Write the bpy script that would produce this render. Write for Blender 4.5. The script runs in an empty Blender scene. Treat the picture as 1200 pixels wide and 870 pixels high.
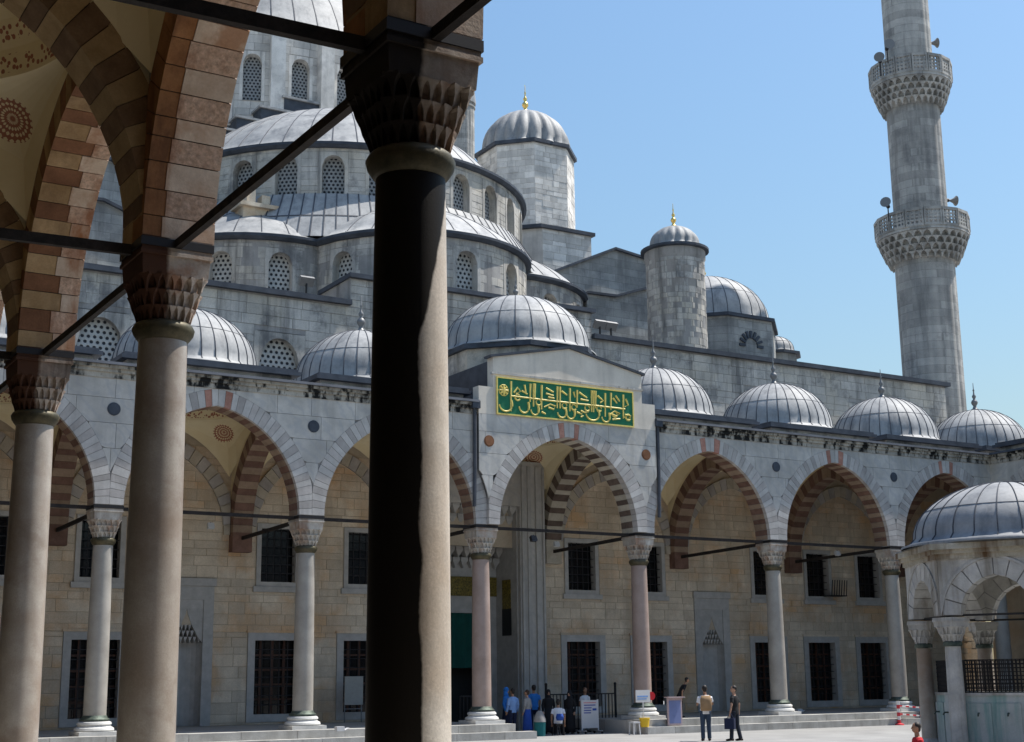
import bpy, bmesh, math, random
from mathutils import Vector, Matrix
rnd = random.Random(11)
PI = math.pi
sc = bpy.context.scene
COL = sc.collection
# ------------------------------------------------------------------ camera
cam_d = bpy.data.cameras.new('camera'); cam = bpy.data.objects.new('camera', cam_d); COL.objects.link(cam)
R_, U_, F_ = Vector((0.854653, -0.519075, -0.011364)), Vector((-0.100938, -0.187584, 0.977049)), Vector((0.509293, 0.83389, 0.212713))
CAM = Vector((-5.284, -44.367, 1.549))
mw = Matrix((( R_.x, U_.x, -F_.x, CAM.x), (R_.y, U_.y, -F_.y, CAM.y), (R_.z, U_.z, -F_.z, CAM.z), (0, 0, 0, 1)))
cam.matrix_world = mw
cam_d.sensor_fit = 'HORIZONTAL'; cam_d.sensor_width = 36.0; cam_d.lens = 1655.5 / 1200 * 36
cam_d.clip_start = 0.1; cam_d.clip_end = 3000
sc.camera = cam
# ------------------------------------------------------------------ sky and sun
SUN_AZ, SUN_EL = math.radians(-9.0), math.radians(61.0)      # azimuth measured from +X (right of the facade)
sdir = Vector((math.cos(SUN_AZ) * math.cos(SUN_EL), math.sin(SUN_AZ) * math.cos(SUN_EL), math.sin(SUN_EL)))
world = bpy.data.worlds.new('World'); sc.world = world; world.use_nodes = True
wn = world.node_tree; wn.nodes.clear()
wo = wn.nodes.new('ShaderNodeOutputWorld'); wb = wn.nodes.new('ShaderNodeBackground'); sk = wn.nodes.new('ShaderNodeTexSky')
sk.sky_type = 'NISHITA'; sk.sun_disc = False; sk.sun_elevation = SUN_EL
sk.sun_rotation = math.atan2(sdir.x, sdir.y)
sk.altitude = 0; sk.air_density = 2.0; sk.dust_density = 1.5; sk.ozone_density = 10.0
wb.inputs['Strength'].default_value = 0.089
wn.links.new(sk.outputs[0], wb.inputs[0]); wn.links.new(wb.outputs[0], wo.inputs[0])
sun_d = bpy.data.lights.new('sun', 'SUN'); sun = bpy.data.objects.new('sun', sun_d); COL.objects.link(sun)
sun_d.energy = 4.3; sun_d.angle = math.radians(0.53); sun_d.color = (1.0, 0.955, 0.89)
sun.rotation_euler = sdir.to_track_quat('Z', 'Y').to_euler(); sun.location = (60, -30, 80)
sc.view_settings.view_transform = 'Standard'; sc.view_settings.look = 'None'
sc.view_settings.gamma = 1.0; sc.view_settings.use_curve_mapping = False; sc.view_settings.exposure = 0.72
sc.cycles.max_bounces = 8; sc.cycles.diffuse_bounces = 5; sc.cycles.use_denoising = True

# ------------------------------------------------------------------ object helpers
WL = {}
def wl(o): return WL.get(o.name, Vector((0, 0, 0))) if o else Vector((0, 0, 0))
def tag(o, label=None, cat=None, group=None, kind=None):
    if label: o['label'] = label
    if cat: o['category'] = cat
    if group: o['group'] = group
    if kind: o['kind'] = kind
    return o
def thing(name, label, cat, loc, group=None):
    o = bpy.data.objects.new(name, None); COL.objects.link(o); o.location = loc
    o.empty_display_size = 0.3
    WL[o.name] = Vector(loc)
    return tag(o, label, cat, group)
class MB:
    def __init__(s): s.v = []; s.f = []; s.m = []; s.uv = {}
    def add(s, vs, fs, m=0):
        b = len(s.v); s.v += [tuple(q) for q in vs]
        for f in fs: s.f.append(tuple(b + i for i in f)); s.m.append(m)
        return b
    def quad(s, a, b, c, d, m=0, uv=None):
        s.add([a, b, c, d], [(0, 1, 2, 3)], m)
        if uv: s.uv[len(s.f) - 1] = uv
    def box(s, x0, x1, y0, y1, z0, z1, m=0):
        s.add([(x0, y0, z0), (x1, y0, z0), (x1, y1, z0), (x0, y1, z0), (x0, y0, z1), (x1, y0, z1), (x1, y1, z1), (x0, y1, z1)],
              [(0, 3, 2, 1), (4, 5, 6, 7), (0, 1, 5, 4), (1, 2, 6, 5), (2, 3, 7, 6), (3, 0, 4, 7)], m)
    def obox(s, c, ax, ay, az, hx, hy, hz, m=0):
        c, ax, ay, az = Vector(c), Vector(ax), Vector(ay), Vector(az)
        P = [c + ax * hx * i + ay * hy * j + az * hz * k for k in (-1, 1) for i, j in ((-1, -1), (1, -1), (1, 1), (-1, 1))]
        s.add(P, [(0, 3, 2, 1), (4, 5, 6, 7), (0, 1, 5, 4), (1, 2, 6, 5), (2, 3, 7, 6), (3, 0, 4, 7)], m)
    def beam(s, a, b, w, h=None, m=0):
        a, b = Vector(a), Vector(b); h = h or w
        d = (b - a); L = d.length; d.normalize()
        up = Vector((0, 0, 1)) if abs(d.z) < .95 else Vector((1, 0, 0))
        sx = d.cross(up).normalized(); uz = sx.cross(d).normalized()
        s.obox((a + b) / 2, d, sx, uz, L / 2, w / 2, h / 2, m)
    def prism(s, poly, z0, z1, m=0):
        n = len(poly)
        s.add([(x, y, z0) for x, y in poly] + [(x, y, z1) for x, y in poly],
              [tuple(range(n - 1, -1, -1)), tuple(range(n, 2 * n))] + [(i, (i + 1) % n, n + (i + 1) % n, n + i) for i in range(n)], m)
    def lathe(s, prof, c, n=24, a0=0.0, a1=2 * PI, m=0, rf=None, caps=True):
        full = abs(a1 - a0 - 2 * PI) < 1e-6
        k = n if full else n + 1
        vs = []
        for r, z in prof:
            for i in range(k):
                a = a0 + (a1 - a0) * i / n
                rr = r * (rf(a, z) if rf else 1)
                vs.append((c[0] + rr * math.cos(a), c[1] + rr * math.sin(a), c[2] + z))
        fs = []
        for j in range(len(prof) - 1):
            for i in range(n):
                i2 = (i + 1) % k
                fs.append((j * k + i, j * k + i2, (j + 1) * k + i2, (j + 1) * k + i))
        if caps and full:
            if prof[0][0] > 1e-4: fs.append(tuple(range(k - 1, -1, -1)))
            if prof[-1][0] > 1e-4: fs.append(tuple((len(prof) - 1) * k + i for i in range(k)))
        s.add(vs, fs, m)
    def tube(s, pts, rs, n=8, m=0, flat=(1, 1)):
        pts = [Vector(p) for p in pts]
        if not isinstance(rs, (list, tuple)): rs = [rs] * len(pts)
        vs = []; up = Vector((0.13, 0.21, 0.97)).normalized()
        for i, p in enumerate(pts):
            d = (pts[min(i + 1, len(pts) - 1)] - pts[max(i - 1, 0)]).normalized()
            q = up if abs(d.dot(up)) < .93 else Vector((1, 0.1, 0)).normalized()
            sx = d.cross(q).normalized(); sy = sx.cross(d).normalized()
            for j in range(n):
                a = 2 * PI * j / n
                vs.append(p + sx * (rs[i] * flat[0] * math.cos(a)) + sy * (rs[i] * flat[1] * math.sin(a)))
        fs = [(i * n + j, i * n + (j + 1) % n, (i + 1) * n + (j + 1) % n, (i + 1) * n + j) for i in range(len(pts) - 1) for j in range(n)]
        fs += [tuple(range(n - 1, -1, -1)), tuple((len(pts) - 1) * n + j for j in range(n))]
        s.add(vs, fs, m)
    def ellipsoid(s, c, r, n=12, k=8, m=0):
        prof = []
        vs = []; fs = []
        for j in range(k + 1):
            t = PI * j / k - PI / 2
            for i in range(n):
                a = 2 * PI * i / n
                vs.append((c[0] + r[0] * max(math.cos(t), .02) * math.cos(a), c[1] + r[1] * max(math.cos(t), .02) * math.sin(a), c[2] + r[2] * math.sin(t)))
        for j in range(k):
            for i in range(n): fs.append((j * n + i, j * n + (i + 1) % n, (j + 1) * n + (i + 1) % n, (j + 1) * n + i))
        fs += [tuple(range(n - 1, -1, -1)), tuple(k * n + i for i in range(n))]
        s.add(vs, fs, m)
    def build(s, name, mats, parent=None, smooth=False, kind=None, fix=False):
        o_ = wl(parent)
        me = bpy.data.meshes.new(name)
        me.from_pydata([(x - o_.x, y - o_.y, z - o_.z) for x, y, z in s.v], [], s.f)
        if not isinstance(mats, (list, tuple)): mats = [mats]
        for mt in mats: me.materials.append(mt)
        if len(mats) > 1: me.polygons.foreach_set('material_index', s.m)
        if s.uv:
            uvl = me.uv_layers.new(name='UVMap')
            for fi, uvs in s.uv.items():
                for li, q in zip(me.polygons[fi].loop_indices, uvs): uvl.data[li].uv = q
        if smooth: me.polygons.foreach_set('use_smooth', [True] * len(me.polygons))
        if fix:
            bm = bmesh.new(); bm.from_mesh(me); bmesh.ops.remove_doubles(bm, verts=bm.verts, dist=1e-4)
            bmesh.ops.recalc_face_normals(bm, faces=bm.faces); bm.to_mesh(me); bm.free()
        me.update()
        o = bpy.data.objects.new(name, me); COL.objects.link(o)
        if parent: o.parent = parent; WL[o.name] = o_
        if kind: o['kind'] = kind
        if smooth == 'auto':
            try: me.set_sharp_from_angle(angle=math.radians(38))
            except Exception: pass
        return o

# ------------------------------------------------------------------ materials
def newmat(name):
    m = bpy.data.materials.new(name); m.use_nodes = True
    nt = m.node_tree; nt.nodes.clear()
    out = nt.nodes.new('ShaderNodeOutputMaterial'); bs = nt.nodes.new('ShaderNodeBsdfPrincipled')
    nt.links.new(bs.outputs[0], out.inputs[0])
    return m, nt, bs
def nd(nt, typ, ins=None, **props):
    n = nt.nodes.new(typ)
    for k, v in props.items(): setattr(n, k, v)
    for k, v in (ins or {}).items():
        s = n.inputs[k]
        if hasattr(v, 'is_output') or isinstance(v, bpy.types.NodeSocket): nt.links.new(v, s)
        else:
            try: s.default_value = v
            except Exception: s.default_value = (*v, 1.0)
    return n
def math_(nt, op, a, b=0.0, clamp=False):
    n = nd(nt, 'ShaderNodeMath', {0: a, 1: b}, operation=op); n.use_clamp = clamp
    return n.outputs[0]
def mix_(nt, f, a, b, mode='MIX'):
    n = nd(nt, 'ShaderNodeMix', {}, data_type='RGBA', blend_type=mode)
    for k, v in ((0, f), (6, a), (7, b)):
        s = n.inputs[k]
        if isinstance(v, bpy.types.NodeSocket): nt.links.new(v, s)
        else: s.default_value = v if k == 0 else (*v[:3], 1.0)
    return n.outputs[2]
def ramp_(nt, f, stops):
    n = nt.nodes.new('ShaderNodeValToRGB'); e = n.color_ramp.elements
    while len(e) < len(stops): e.new(.5)
    for q, (p, c) in zip(e, stops): q.position = p; q.color = (*c[:3], 1.0) if isinstance(c, (tuple, list)) else (c, c, c, 1.0)
    nt.links.new(f, n.inputs[0]); return n.outputs[0]
def noise_(nt, vec, scale, detail=5.0, rough=.6):
    return nd(nt, 'ShaderNodeTexNoise', {'Vector': vec, 'Scale': scale, 'Detail': detail, 'Roughness': rough}).outputs[0]
def scaled(nt, vec, s):
    return nd(nt, 'ShaderNodeVectorMath', {0: vec, 1: s}, operation='MULTIPLY').outputs[0]
def stone(name, c1, c2, scale=1.2, var=.18, grain=.12, streak=0.0, streakc=(.05, .045, .04), spot=0.0, spotc=(.04, .04, .045), bump=.25, rough=.85, brick=None, vein=0.0, veinc=(.3, .3, .33), metallic=0.0, spec=.3, fine=28.0, tint=None, tintf=0.0, drip=None, blot=0.0, side_dark=None):
    m, nt, bs = newmat(name)
    pos = nd(nt, 'ShaderNodeNewGeometry').outputs['Position']
    isl = nd(nt, 'ShaderNodeNewGeometry').outputs['Random Per Island']
    orn = nd(nt, 'ShaderNodeObjectInfo').outputs['Random']
    rr = math_(nt, 'FRACT', math_(nt, 'ADD', math_(nt, 'MULTIPLY', orn, 7.31), math_(nt, 'MULTIPLY', isl, 5.17)))
    big = noise_(nt, pos, scale, 6, .62)
    col = ramp_(nt, big, [(.32, c1), (.68, c2)])
    if tint:      # patches of another colour
        tn = ramp_(nt, noise_(nt, pos, scale * .45 + .11, 4, .6), [(.45, 0.0), (.62, 1.0)])
        rt = math_(nt, 'MULTIPLY', math_(nt, 'MULTIPLY', tn, tintf), math_(nt, 'ADD', .45, rr))
        col = mix_(nt, rt, col, tint)
    fn = noise_(nt, pos, fine, 4, .7)
    g = nd(nt, 'ShaderNodeMapRange', {0: fn, 1: .25, 2: .75, 3: 1 - grain, 4: 1 + grain}).outputs[0]
    v = nd(nt, 'ShaderNodeMapRange', {0: rr, 1: 0.0, 2: 1.0, 3: 1 - var, 4: 1 + var}).outputs[0]
    gv = math_(nt, 'MULTIPLY', g, v)
    col = mix_(nt, 1.0, col, nd(nt, 'ShaderNodeCombineColor', {0: gv, 1: gv, 2: gv}).outputs[0], 'MULTIPLY')
    h = fn
    if vein:
        w = nd(nt, 'ShaderNodeTexWave', {'Vector': scaled(nt, pos, (1.0, .8, 1.0)), 'Scale': 1.1, 'Distortion': 9.0, 'Detail': 4.0, 'Detail Scale': 1.4}, wave_type='BANDS', bands_direction='DIAGONAL').outputs[1]
        col = mix_(nt, math_(nt, 'MULTIPLY', ramp_(nt, w, [(.62, 0.0), (1.0, 1.0)]), vein), col, veinc)
    if brick:
        bw, bh, mortar = brick
        sx = nd(nt, 'ShaderNodeSeparateXYZ', {0: pos})
        u = math_(nt, 'ADD', sx.outputs[0], math_(nt, 'MULTIPLY', sx.outputs[1], .83))
        cv = nd(nt, 'ShaderNodeCombineXYZ', {0: u, 1: sx.outputs[2], 2: 0.0}).outputs[0]
        bt = nd(nt, 'ShaderNodeTexBrick', {'Vector': cv, 'Color1': (.72, .72, .72, 1), 'Color2': (1.2, 1.2, 1.2, 1), 'Mortar': (mortar, mortar, mortar, 1), 'Scale': 1.0, 'Mortar Size': .018, 'Mortar Smooth': .3, 'Brick Width': bw, 'Row Height': bh, 'Bias': .1})
        col = mix_(nt, .8, col, bt.outputs[0], 'MULTIPLY')
        h = math_(nt, 'SUBTRACT', fn, math_(nt, 'MULTIPLY', bt.outputs[1], .8))
    if streak:
        sn = noise_(nt, scaled(nt, pos, (1.5, 1.5, .16)), 1.0, 5, .65)
        sm = ramp_(nt, sn, [(.48, 0.0), (.66, 1.0)])
        col = mix_(nt, math_(nt, 'MULTIPLY', sm, streak), col, streakc)
    if drip:
        zc = nd(nt, 'ShaderNodeSeparateXYZ', {0: pos}).outputs[2]
        zm = nd(nt, 'ShaderNodeMapRange', {0: zc, 1: drip[0], 2: drip[1], 3: -.32, 4: .0}).outputs[0]
        dn = math_(nt, 'ADD', noise_(nt, scaled(nt, pos, (2.6, 2.6, .35)), 1.0, 5, .7), zm)
        col = mix_(nt, math_(nt, 'MULTIPLY', ramp_(nt, dn, [(.52, 0.0), (.72, 1.0)]), .8), col, (.07, .066, .062))
    if blot:
        bn = noise_(nt, scaled(nt, pos, (1.0, 1.0, .5)), 4.5, 5, .6)
        b2 = noise_(nt, pos, .55, 3, .5)
        col = mix_(nt, math_(nt, 'MULTIPLY', ramp_(nt, math_(nt, 'ADD', bn, math_(nt, 'MULTIPLY', b2, .5)), [(.73, 0.0), (.86, 1.0)]), blot), col, (.012, .012, .012))
    if spot:
        sn = noise_(nt, pos, .75, 8, .72)
        col = mix_(nt, math_(nt, 'MULTIPLY', ramp_(nt, sn, [(.52, 0.0), (.64, 1.0)]), spot), col, spotc)
    if side_dark:      # mixes in a dark colour on the low-X side of a wavering edge
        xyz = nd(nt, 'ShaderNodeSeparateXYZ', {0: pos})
        sh = nd(nt, 'ShaderNodeMapRange', {0: xyz.outputs[2], 1: side_dark[2], 2: side_dark[3], 3: 0.0, 4: side_dark[4]}).outputs[0]
        wob = math_(nt, 'MULTIPLY', math_(nt, 'SUBTRACT', noise_(nt, scaled(nt, pos, (2.0, 2.0, 1.3)), 1.0, 5, .6), .5), side_dark[5])
        ed_ = math_(nt, 'ADD', math_(nt, 'SUBTRACT', math_(nt, 'SUBTRACT', xyz.outputs[0], side_dark[0]), sh), wob)
        col = mix_(nt, nd(nt, 'ShaderNodeMapRange', {0: ed_, 1: 0.0, 2: side_dark[6]}).outputs[0], side_dark[1], col)
    nt.links.new(col, bs.inputs['Base Color'])
    bs.inputs['Roughness'].default_value = rough; bs.inputs['Metallic'].default_value = metallic
    bs.inputs['Specular IOR Level'].default_value = spec
    if bump:
        b = nd(nt, 'ShaderNodeBump', {'Strength': bump, 'Distance': .02, 'Height': h})
        nt.links.new(b.outputs[0], bs.inputs['Normal'])
    return m
def plain(name, c, rough=.6, metallic=0.0, var=.08, scale=9.0, emit=0.0, spec=.4):
    m, nt, bs = newmat(name)
    pos = nd(nt, 'ShaderNodeNewGeometry').outputs['Position']
    n = noise_(nt, pos, scale, 4)
    g = nd(nt, 'ShaderNodeMapRange', {0: n, 1: .25, 2: .75, 3: 1 - var, 4: 1 + var}).outputs[0]
    col = mix_(nt, 1.0, c, nd(nt, 'ShaderNodeCombineColor', {0: g, 1: g, 2: g}).outputs[0], 'MULTIPLY')
    nt.links.new(col, bs.inputs['Base Color']); bs.inputs['Roughness'].default_value = rough; bs.inputs['Metallic'].default_value = metallic
    bs.inputs['Specular IOR Level'].default_value = spec
    return m
m_facade = stone('grey_marble', (.40, .38, .345), (.60, .57, .52), 1.0, .08, .06, drip=(10.3, 11.15), streak=.4, streakc=(.3, .28, .255), vein=.3, veinc=(.32, .33, .36), bump=.12, rough=.6)
m_gable = stone('gable_marble', (.60, .535, .45), (.74, .665, .565), 1.2, .05, .06, streak=.3, streakc=(.3, .28, .25), bump=.12, rough=.6)
m_facade_core = stone('marble_joint', (.22, .21, .2), (.3, .29, .28), 2, 0, bump=.1)
m_vous_a = stone('white_voussoir_marble', (.43, .405, .375), (.56, .53, .495), 2.2, .12, .06, streak=.2, bump=.15, rough=.65)
m_vous_b = stone('grey_voussoir_marble', (.36, .33, .305), (.48, .445, .415), 2.2, .14, .06, streak=.2, bump=.15, rough=.65)
m_vous_r = stone('red_breccia', (.34, .15, .105), (.46, .245, .185), 4, .15, .18, bump=.15, rough=.6)
m_cornice = stone('cornice_stone', (.36, .33, .28), (.52, .49, .43), 3, .1, .12, streak=.5, streakc=(.03, .028, .026), spot=0, blot=1.0, bump=.3)
m_sand = stone('sandstone_ashlar', (.55, .455, .34), (.76, .65, .505), .9, .12, .18, streak=.35, streakc=(.3, .25, .19), spot=.25, spotc=(.28, .225, .165), bump=.4, tint=(.58, .38, .215), tintf=.75)
m_sand_core = stone('sandstone_joint', (.41, .335, .245), (.53, .44, .33), 2, 0, bump=.1)
m_lime = stone('weathered_limestone', (.37, .355, .325), (.60, .57, .525), .7, .10, .18, streak=.75, streakc=(.10, .10, .102), spot=.6, spotc=(.11, .112, .118), bump=.4, tint=(.50, .44, .34), tintf=.4)
m_lime_core = stone('limestone_joint', (.27, .26, .25), (.38, .365, .345), 1.2, 0, streak=.5, bump=.2)
m_tower = stone('tower_limestone', (.54, .515, .475), (.80, .765, .71), .8, .2, .12, streak=.35, streakc=(.2, .2, .2), spot=.35, spotc=(.2, .2, .205), bump=.35)
m_minaret = stone('minaret_stone', (.28, .278, .265), (.45, .435, .405), .7, .1, .16, streak=.6, streakc=(.12, .12, .12), spot=.45, spotc=(.12, .12, .125), bump=.3, brick=(.9, .45, .75))
m_lead = stone('lead_sheet', (.25, .255, .258), (.39, .388, .38), .9, .08, .12, streak=.6, streakc=(.10, .108, .12), spot=.3, spotc=(.38, .38, .37), bump=.22, rough=.62, spec=.35, metallic=.0, fine=6)
m_lead_dk = stone('dark_lead_flashing', (.035, .042, .055), (.07, .08, .1), 2, .1, .1, bump=.1, rough=.6)
m_seam = stone('lead_seam', (.05, .055, .065), (.09, .095, .11), 2, 0, bump=0, rough=.6)
m_granite = stone('brown_granite_shaft', (.34, .295, .245), (.47, .425, .37), 1.6, .03, .16, streak=.25, streakc=(.16, .12, .09), bump=.1, rough=.3, spec=.6, fine=45, tint=(.28, .195, .135), tintf=.75, spot=.5, spotc=(.2, .14, .1), vein=.35, veinc=(.34, .29, .25))
m_granite_a = stone('two_tone_granite_shaft', (.52, .465, .395), (.68, .63, .56), 1.4, .03, .2, streak=.4, streakc=(.15, .11, .08), bump=.1, rough=.55, spec=.15, fine=45, tint=(.50, .39, .29), tintf=.5, spot=.2, spotc=(.36, .28, .2), vein=.2, veinc=(.44, .38, .32), side_dark=(-.075, (.012, .0095, .007), 4.3, 5.7, .33, .14, .022))  # near black on the portico side, pale towards the court
m_granite_g = stone('grey_granite_shaft', (.27, .25, .22), (.38, .355, .315), 1.4, .03, .1, bump=.08, rough=.5, fine=50)
m_granite_p = stone('pink_granite_shaft', (.29, .215, .18), (.39, .30, .26), 1.5, .03, .12, bump=.08, rough=.5, fine=50)
m_capital = stone('capital_marble', (.40, .36, .31), (.55, .51, .45), 4, .1, .14, streak=.6, streakc=(.13, .08, .05), bump=.3, tint=(.3, .15, .08), tintf=.5)
m_cap_near = stone('stained_capital_stone', (.40, .325, .26), (.58, .49, .405), 5, .1, .16, streak=.8, streakc=(.05, .03, .02), bump=.35, tint=(.30, .13, .06), tintf=.6, side_dark=(-.1, (.075, .032, .017), 90, 91, 0, .35, .06))
m_cap_dk = stone('two_tone_capital_stone', (.38, .31, .25), (.56, .475, .39), 4, .1, .16, streak=.7, streakc=(.10, .06, .035), bump=.35, tint=(.3, .14, .06), tintf=.5, side_dark=(-.12, (.02, .014, .01), 90, 91, 0, .3, .05))  # dark on the portico side, pale towards the court
m_base = stone('white_base_marble', (.5, .5, .48), (.66, .65, .62), 3, .06, .08, bump=.15, rough=.6)
m_bronze = stone('green_bronze', (.045, .065, .055), (.12, .14, .11), 6, 0, .2, bump=.2, rough=.55, metallic=.4)
m_ring = stone('ochre_bronze_ring', (.05, .045, .025), (.12, .10, .055), 6, 0, .2, bump=.2, rough=.5, metallic=.3, streak=.4)
m_iron = plain('dark_iron', (.022, .02, .021), .55, .3)
m_wood = stone('dark_tie_timber', (.016, .013, .012), (.04, .032, .028), 6, 0, .2, bump=.3)
m_pale = stone('weathered_pale_voussoir', (.60, .45, .33), (.78, .63, .49), 3, .08, .1, streak=.9, streakc=(.33, .115, .035), bump=.3, tint=(.45, .22, .11), tintf=.55)
m_breccia = stone('speckled_voussoir', (.50, .32, .215), (.68, .48, .355), 9, .06, .42, streak=.75, streakc=(.28, .09, .03), bump=.45, fine=16)
m_ochre = stone('ochre_voussoir', (.34, .21, .095), (.48, .32, .17), 3, .12, .14, streak=.45, streakc=(.10, .05, .025), bump=.2)
m_dkred = stone('dark_red_voussoir', (.17, .075, .036), (.26, .12, .06), 3, .15, .16, bump=.2)
m_ochre_d = stone('smoked_ochre_voussoir', (.32, .215, .105), (.44, .31, .165), 3, .12, .14, bump=.2)
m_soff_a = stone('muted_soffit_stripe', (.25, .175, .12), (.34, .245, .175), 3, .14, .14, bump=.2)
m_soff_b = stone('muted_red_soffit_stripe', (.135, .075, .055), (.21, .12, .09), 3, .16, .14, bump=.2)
m_cream = stone('cream_voussoir', (.42, .37, .29), (.54, .48, .39), 3, .1, .1, bump=.2)
m_brown = stone('brown_voussoir', (.10, .07, .055), (.17, .125, .10), 3, .14, .12, bump=.2)
m_pave = stone('court_paving', (.24, .237, .23), (.305, .302, .292), .8, .06, .06, bump=.15, brick=(1.6, .9, .8))
def pave_fix():
    nt = m_pave.node_tree
    for n in nt.nodes:
        if n.type == 'TEX_BRICK':
            for l in list(n.inputs['Vector'].links): nt.links.remove(l)
            g = nt.nodes.new('ShaderNodeNewGeometry'); nt.links.new(g.outputs['Position'], n.inputs['Vector'])
            n.inputs['Color1'].default_value = (.9, .9, .9, 1); n.inputs['Color2'].default_value = (1.06, 1.06, 1.06, 1)
pave_fix()
m_step = stone('step_stone', (.36, .35, .32), (.5, .49, .46), 2, .12, .1, streak=.4, streakc=(.16, .15, .13), bump=.25)
m_floor = stone('portico_floor_stone', (.36, .345, .315), (.47, .45, .42), 1, .08, .08, bump=.15, brick=(1.2, .8, .7))
m_floor_dk = stone('bounce_cut_floor', (.022, .02, .018), (.038, .034, .03), 1, .08, .1, bump=.2, brick=(1.2, .8, .7))  # floor coloured near black to cut bounce light on the columns
m_wall_dk = stone('bounce_cut_wall', (.06, .05, .04), (.1, .085, .065), 1, .08, .1, bump=.2, brick=(1.0, .42, .8))  # wall coloured dark to cut bounce light inside the near arcade
m_rust = stone('rust_stained_voussoir', (.29, .125, .048), (.42, .20, .085), 3, .12, .16, streak=.6, streakc=(.07, .025, .015), bump=.25)
m_umber = stone('umber_voussoir', (.15, .09, .05), (.24, .15, .085), 3, .14, .16, bump=.2)
m_core_dk = stone('dark_mortar', (.06, .045, .035), (.1, .075, .06), 3, 0, bump=.1)
m_gold = plain('gilded_metal', (.9, .62, .2), .3, 1.0, .05)
m_finial = plain('grey_finial', (.2, .2, .2), .5, .3)
m_dark = plain('dark_interior', (.012, .011, .011), .5, 0, .2)
m_glass = plain('dark_window_glass', (.008, .009, .011), .12, 0, .2, spec=.5)
m_wframe = stone('window_marble', (.37, .355, .33), (.49, .47, .44), 3, .06, .05, bump=.1, rough=.6)
m_shutter = plain('brown_shutter_wood', (.075, .028, .014), .5, 0, .3, 14)
def lattice_mat(name, light, dark, sx, sz, r):
    m, nt, bs = newmat(name)
    uv = nd(nt, 'ShaderNodeTexCoord').outputs['UV']
    s = nd(nt, 'ShaderNodeSeparateXYZ', {0: uv})
    v = math_(nt, 'DIVIDE', s.outputs[1], sz); row = math_(nt, 'FLOOR', v)
    odd = math_(nt, 'MULTIPLY', math_(nt, 'MODULO', math_(nt, 'ABSOLUTE', row), 2.0), .5)
    u = math_(nt, 'ADD', math_(nt, 'DIVIDE', s.outputs[0], sx), odd)
    fu = math_(nt, 'SUBTRACT', math_(nt, 'FRACT', u), .5); fv = math_(nt, 'SUBTRACT', math_(nt, 'FRACT', v), .5)
    d = math_(nt, 'SQRT', math_(nt, 'ADD', math_(nt, 'MULTIPLY', fu, fu), math_(nt, 'MULTIPLY', math_(nt, 'MULTIPLY', fv, fv), .8)))
    k = ramp_(nt, d, [(r - .05, 0.0), (r + .05, 1.0)])
    nz = noise_(nt, nd(nt, 'ShaderNodeNewGeometry').outputs['Position'], 3)
    lc = ramp_(nt, nz, [(.3, tuple(.75 * q for q in light)), (.7, light)])
    nt.links.new(mix_(nt, k, dark, lc), bs.inputs['Base Color']); bs.inputs['Roughness'].default_value = .7
    nt.links.new(nd(nt, 'ShaderNodeBump', {'Strength': .8, 'Distance': .05, 'Height': k}).outputs[0], bs.inputs['Normal'])
    return m
m_lat = lattice_mat('pierced_plaster_lattice', (.55, .55, .53), (.02, .023, .03), .23, .2, .27)
m_lat2 = lattice_mat('dark_pierced_lattice', (.36, .37, .37), (.02, .022, .03), .21, .18, .29)
def plaster_mat():
    m, nt, bs = newmat('painted_cream_plaster')
    pos = nd(nt, 'ShaderNodeNewGeometry').outputs['Position']
    col = ramp_(nt, noise_(nt, pos, .9, 6), [(.3, (.76, .64, .40)), (.7, (.86, .745, .50))])
    s = nd(nt, 'ShaderNodeSeparateXYZ', {0: nd(nt, 'ShaderNodeTexCoord').outputs['UV']})
    u, v = s.outputs[0], s.outputs[1]
    dv = math_(nt, 'SUBTRACT', v, 1.5)
    d = math_(nt, 'SQRT', math_(nt, 'ADD', math_(nt, 'MULTIPLY', u, u), math_(nt, 'MULTIPLY', dv, dv)))
    ang = math_(nt, 'ARCTAN2', dv, u)
    pat = math_(nt, 'SINE', math_(nt, 'MULTIPLY', ang, 22.0))
    pat2 = math_(nt, 'SINE', math_(nt, 'MULTIPLY', d, 62.0))
    pp = math_(nt, 'GREATER_THAN', math_(nt, 'ADD', pat, math_(nt, 'MULTIPLY', pat2, 1.2)), -.45)
    disc = math_(nt, 'MULTIPLY', math_(nt, 'LESS_THAN', d, .40), pp)
    vo = nd(nt, 'ShaderNodeTexVoronoi', {'Vector': nd(nt, 'ShaderNodeCombineXYZ', {0: u, 1: v, 2: 0.0}).outputs[0], 'Scale': 9.0}).outputs[0]
    vp = math_(nt, 'LESS_THAN', vo, .42)
    b1 = math_(nt, 'MULTIPLY', math_(nt, 'GREATER_THAN', v, 3.08), math_(nt, 'LESS_THAN', v, 3.42))
    b2 = math_(nt, 'MULTIPLY', math_(nt, 'GREATER_THAN', v, 3.62), math_(nt, 'LESS_THAN', math_(nt, 'ADD', v, math_(nt, 'MULTIPLY', math_(nt, 'ABSOLUTE', math_(nt, 'SINE', math_(nt, 'MULTIPLY', u, 6.0))), .22)), 4.1))
    bands = math_(nt, 'MULTIPLY', math_(nt, 'ADD', b1, b2, True), vp)
    k = math_(nt, 'ADD', disc, bands, True)
    col = mix_(nt, math_(nt, 'MULTIPLY', k, .85), col, (.30, .055, .03))
    nt.links.new(col, bs.inputs['Base Color']); bs.inputs['Roughness'].default_value = .9
    return m
m_plaster = plaster_mat()
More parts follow.
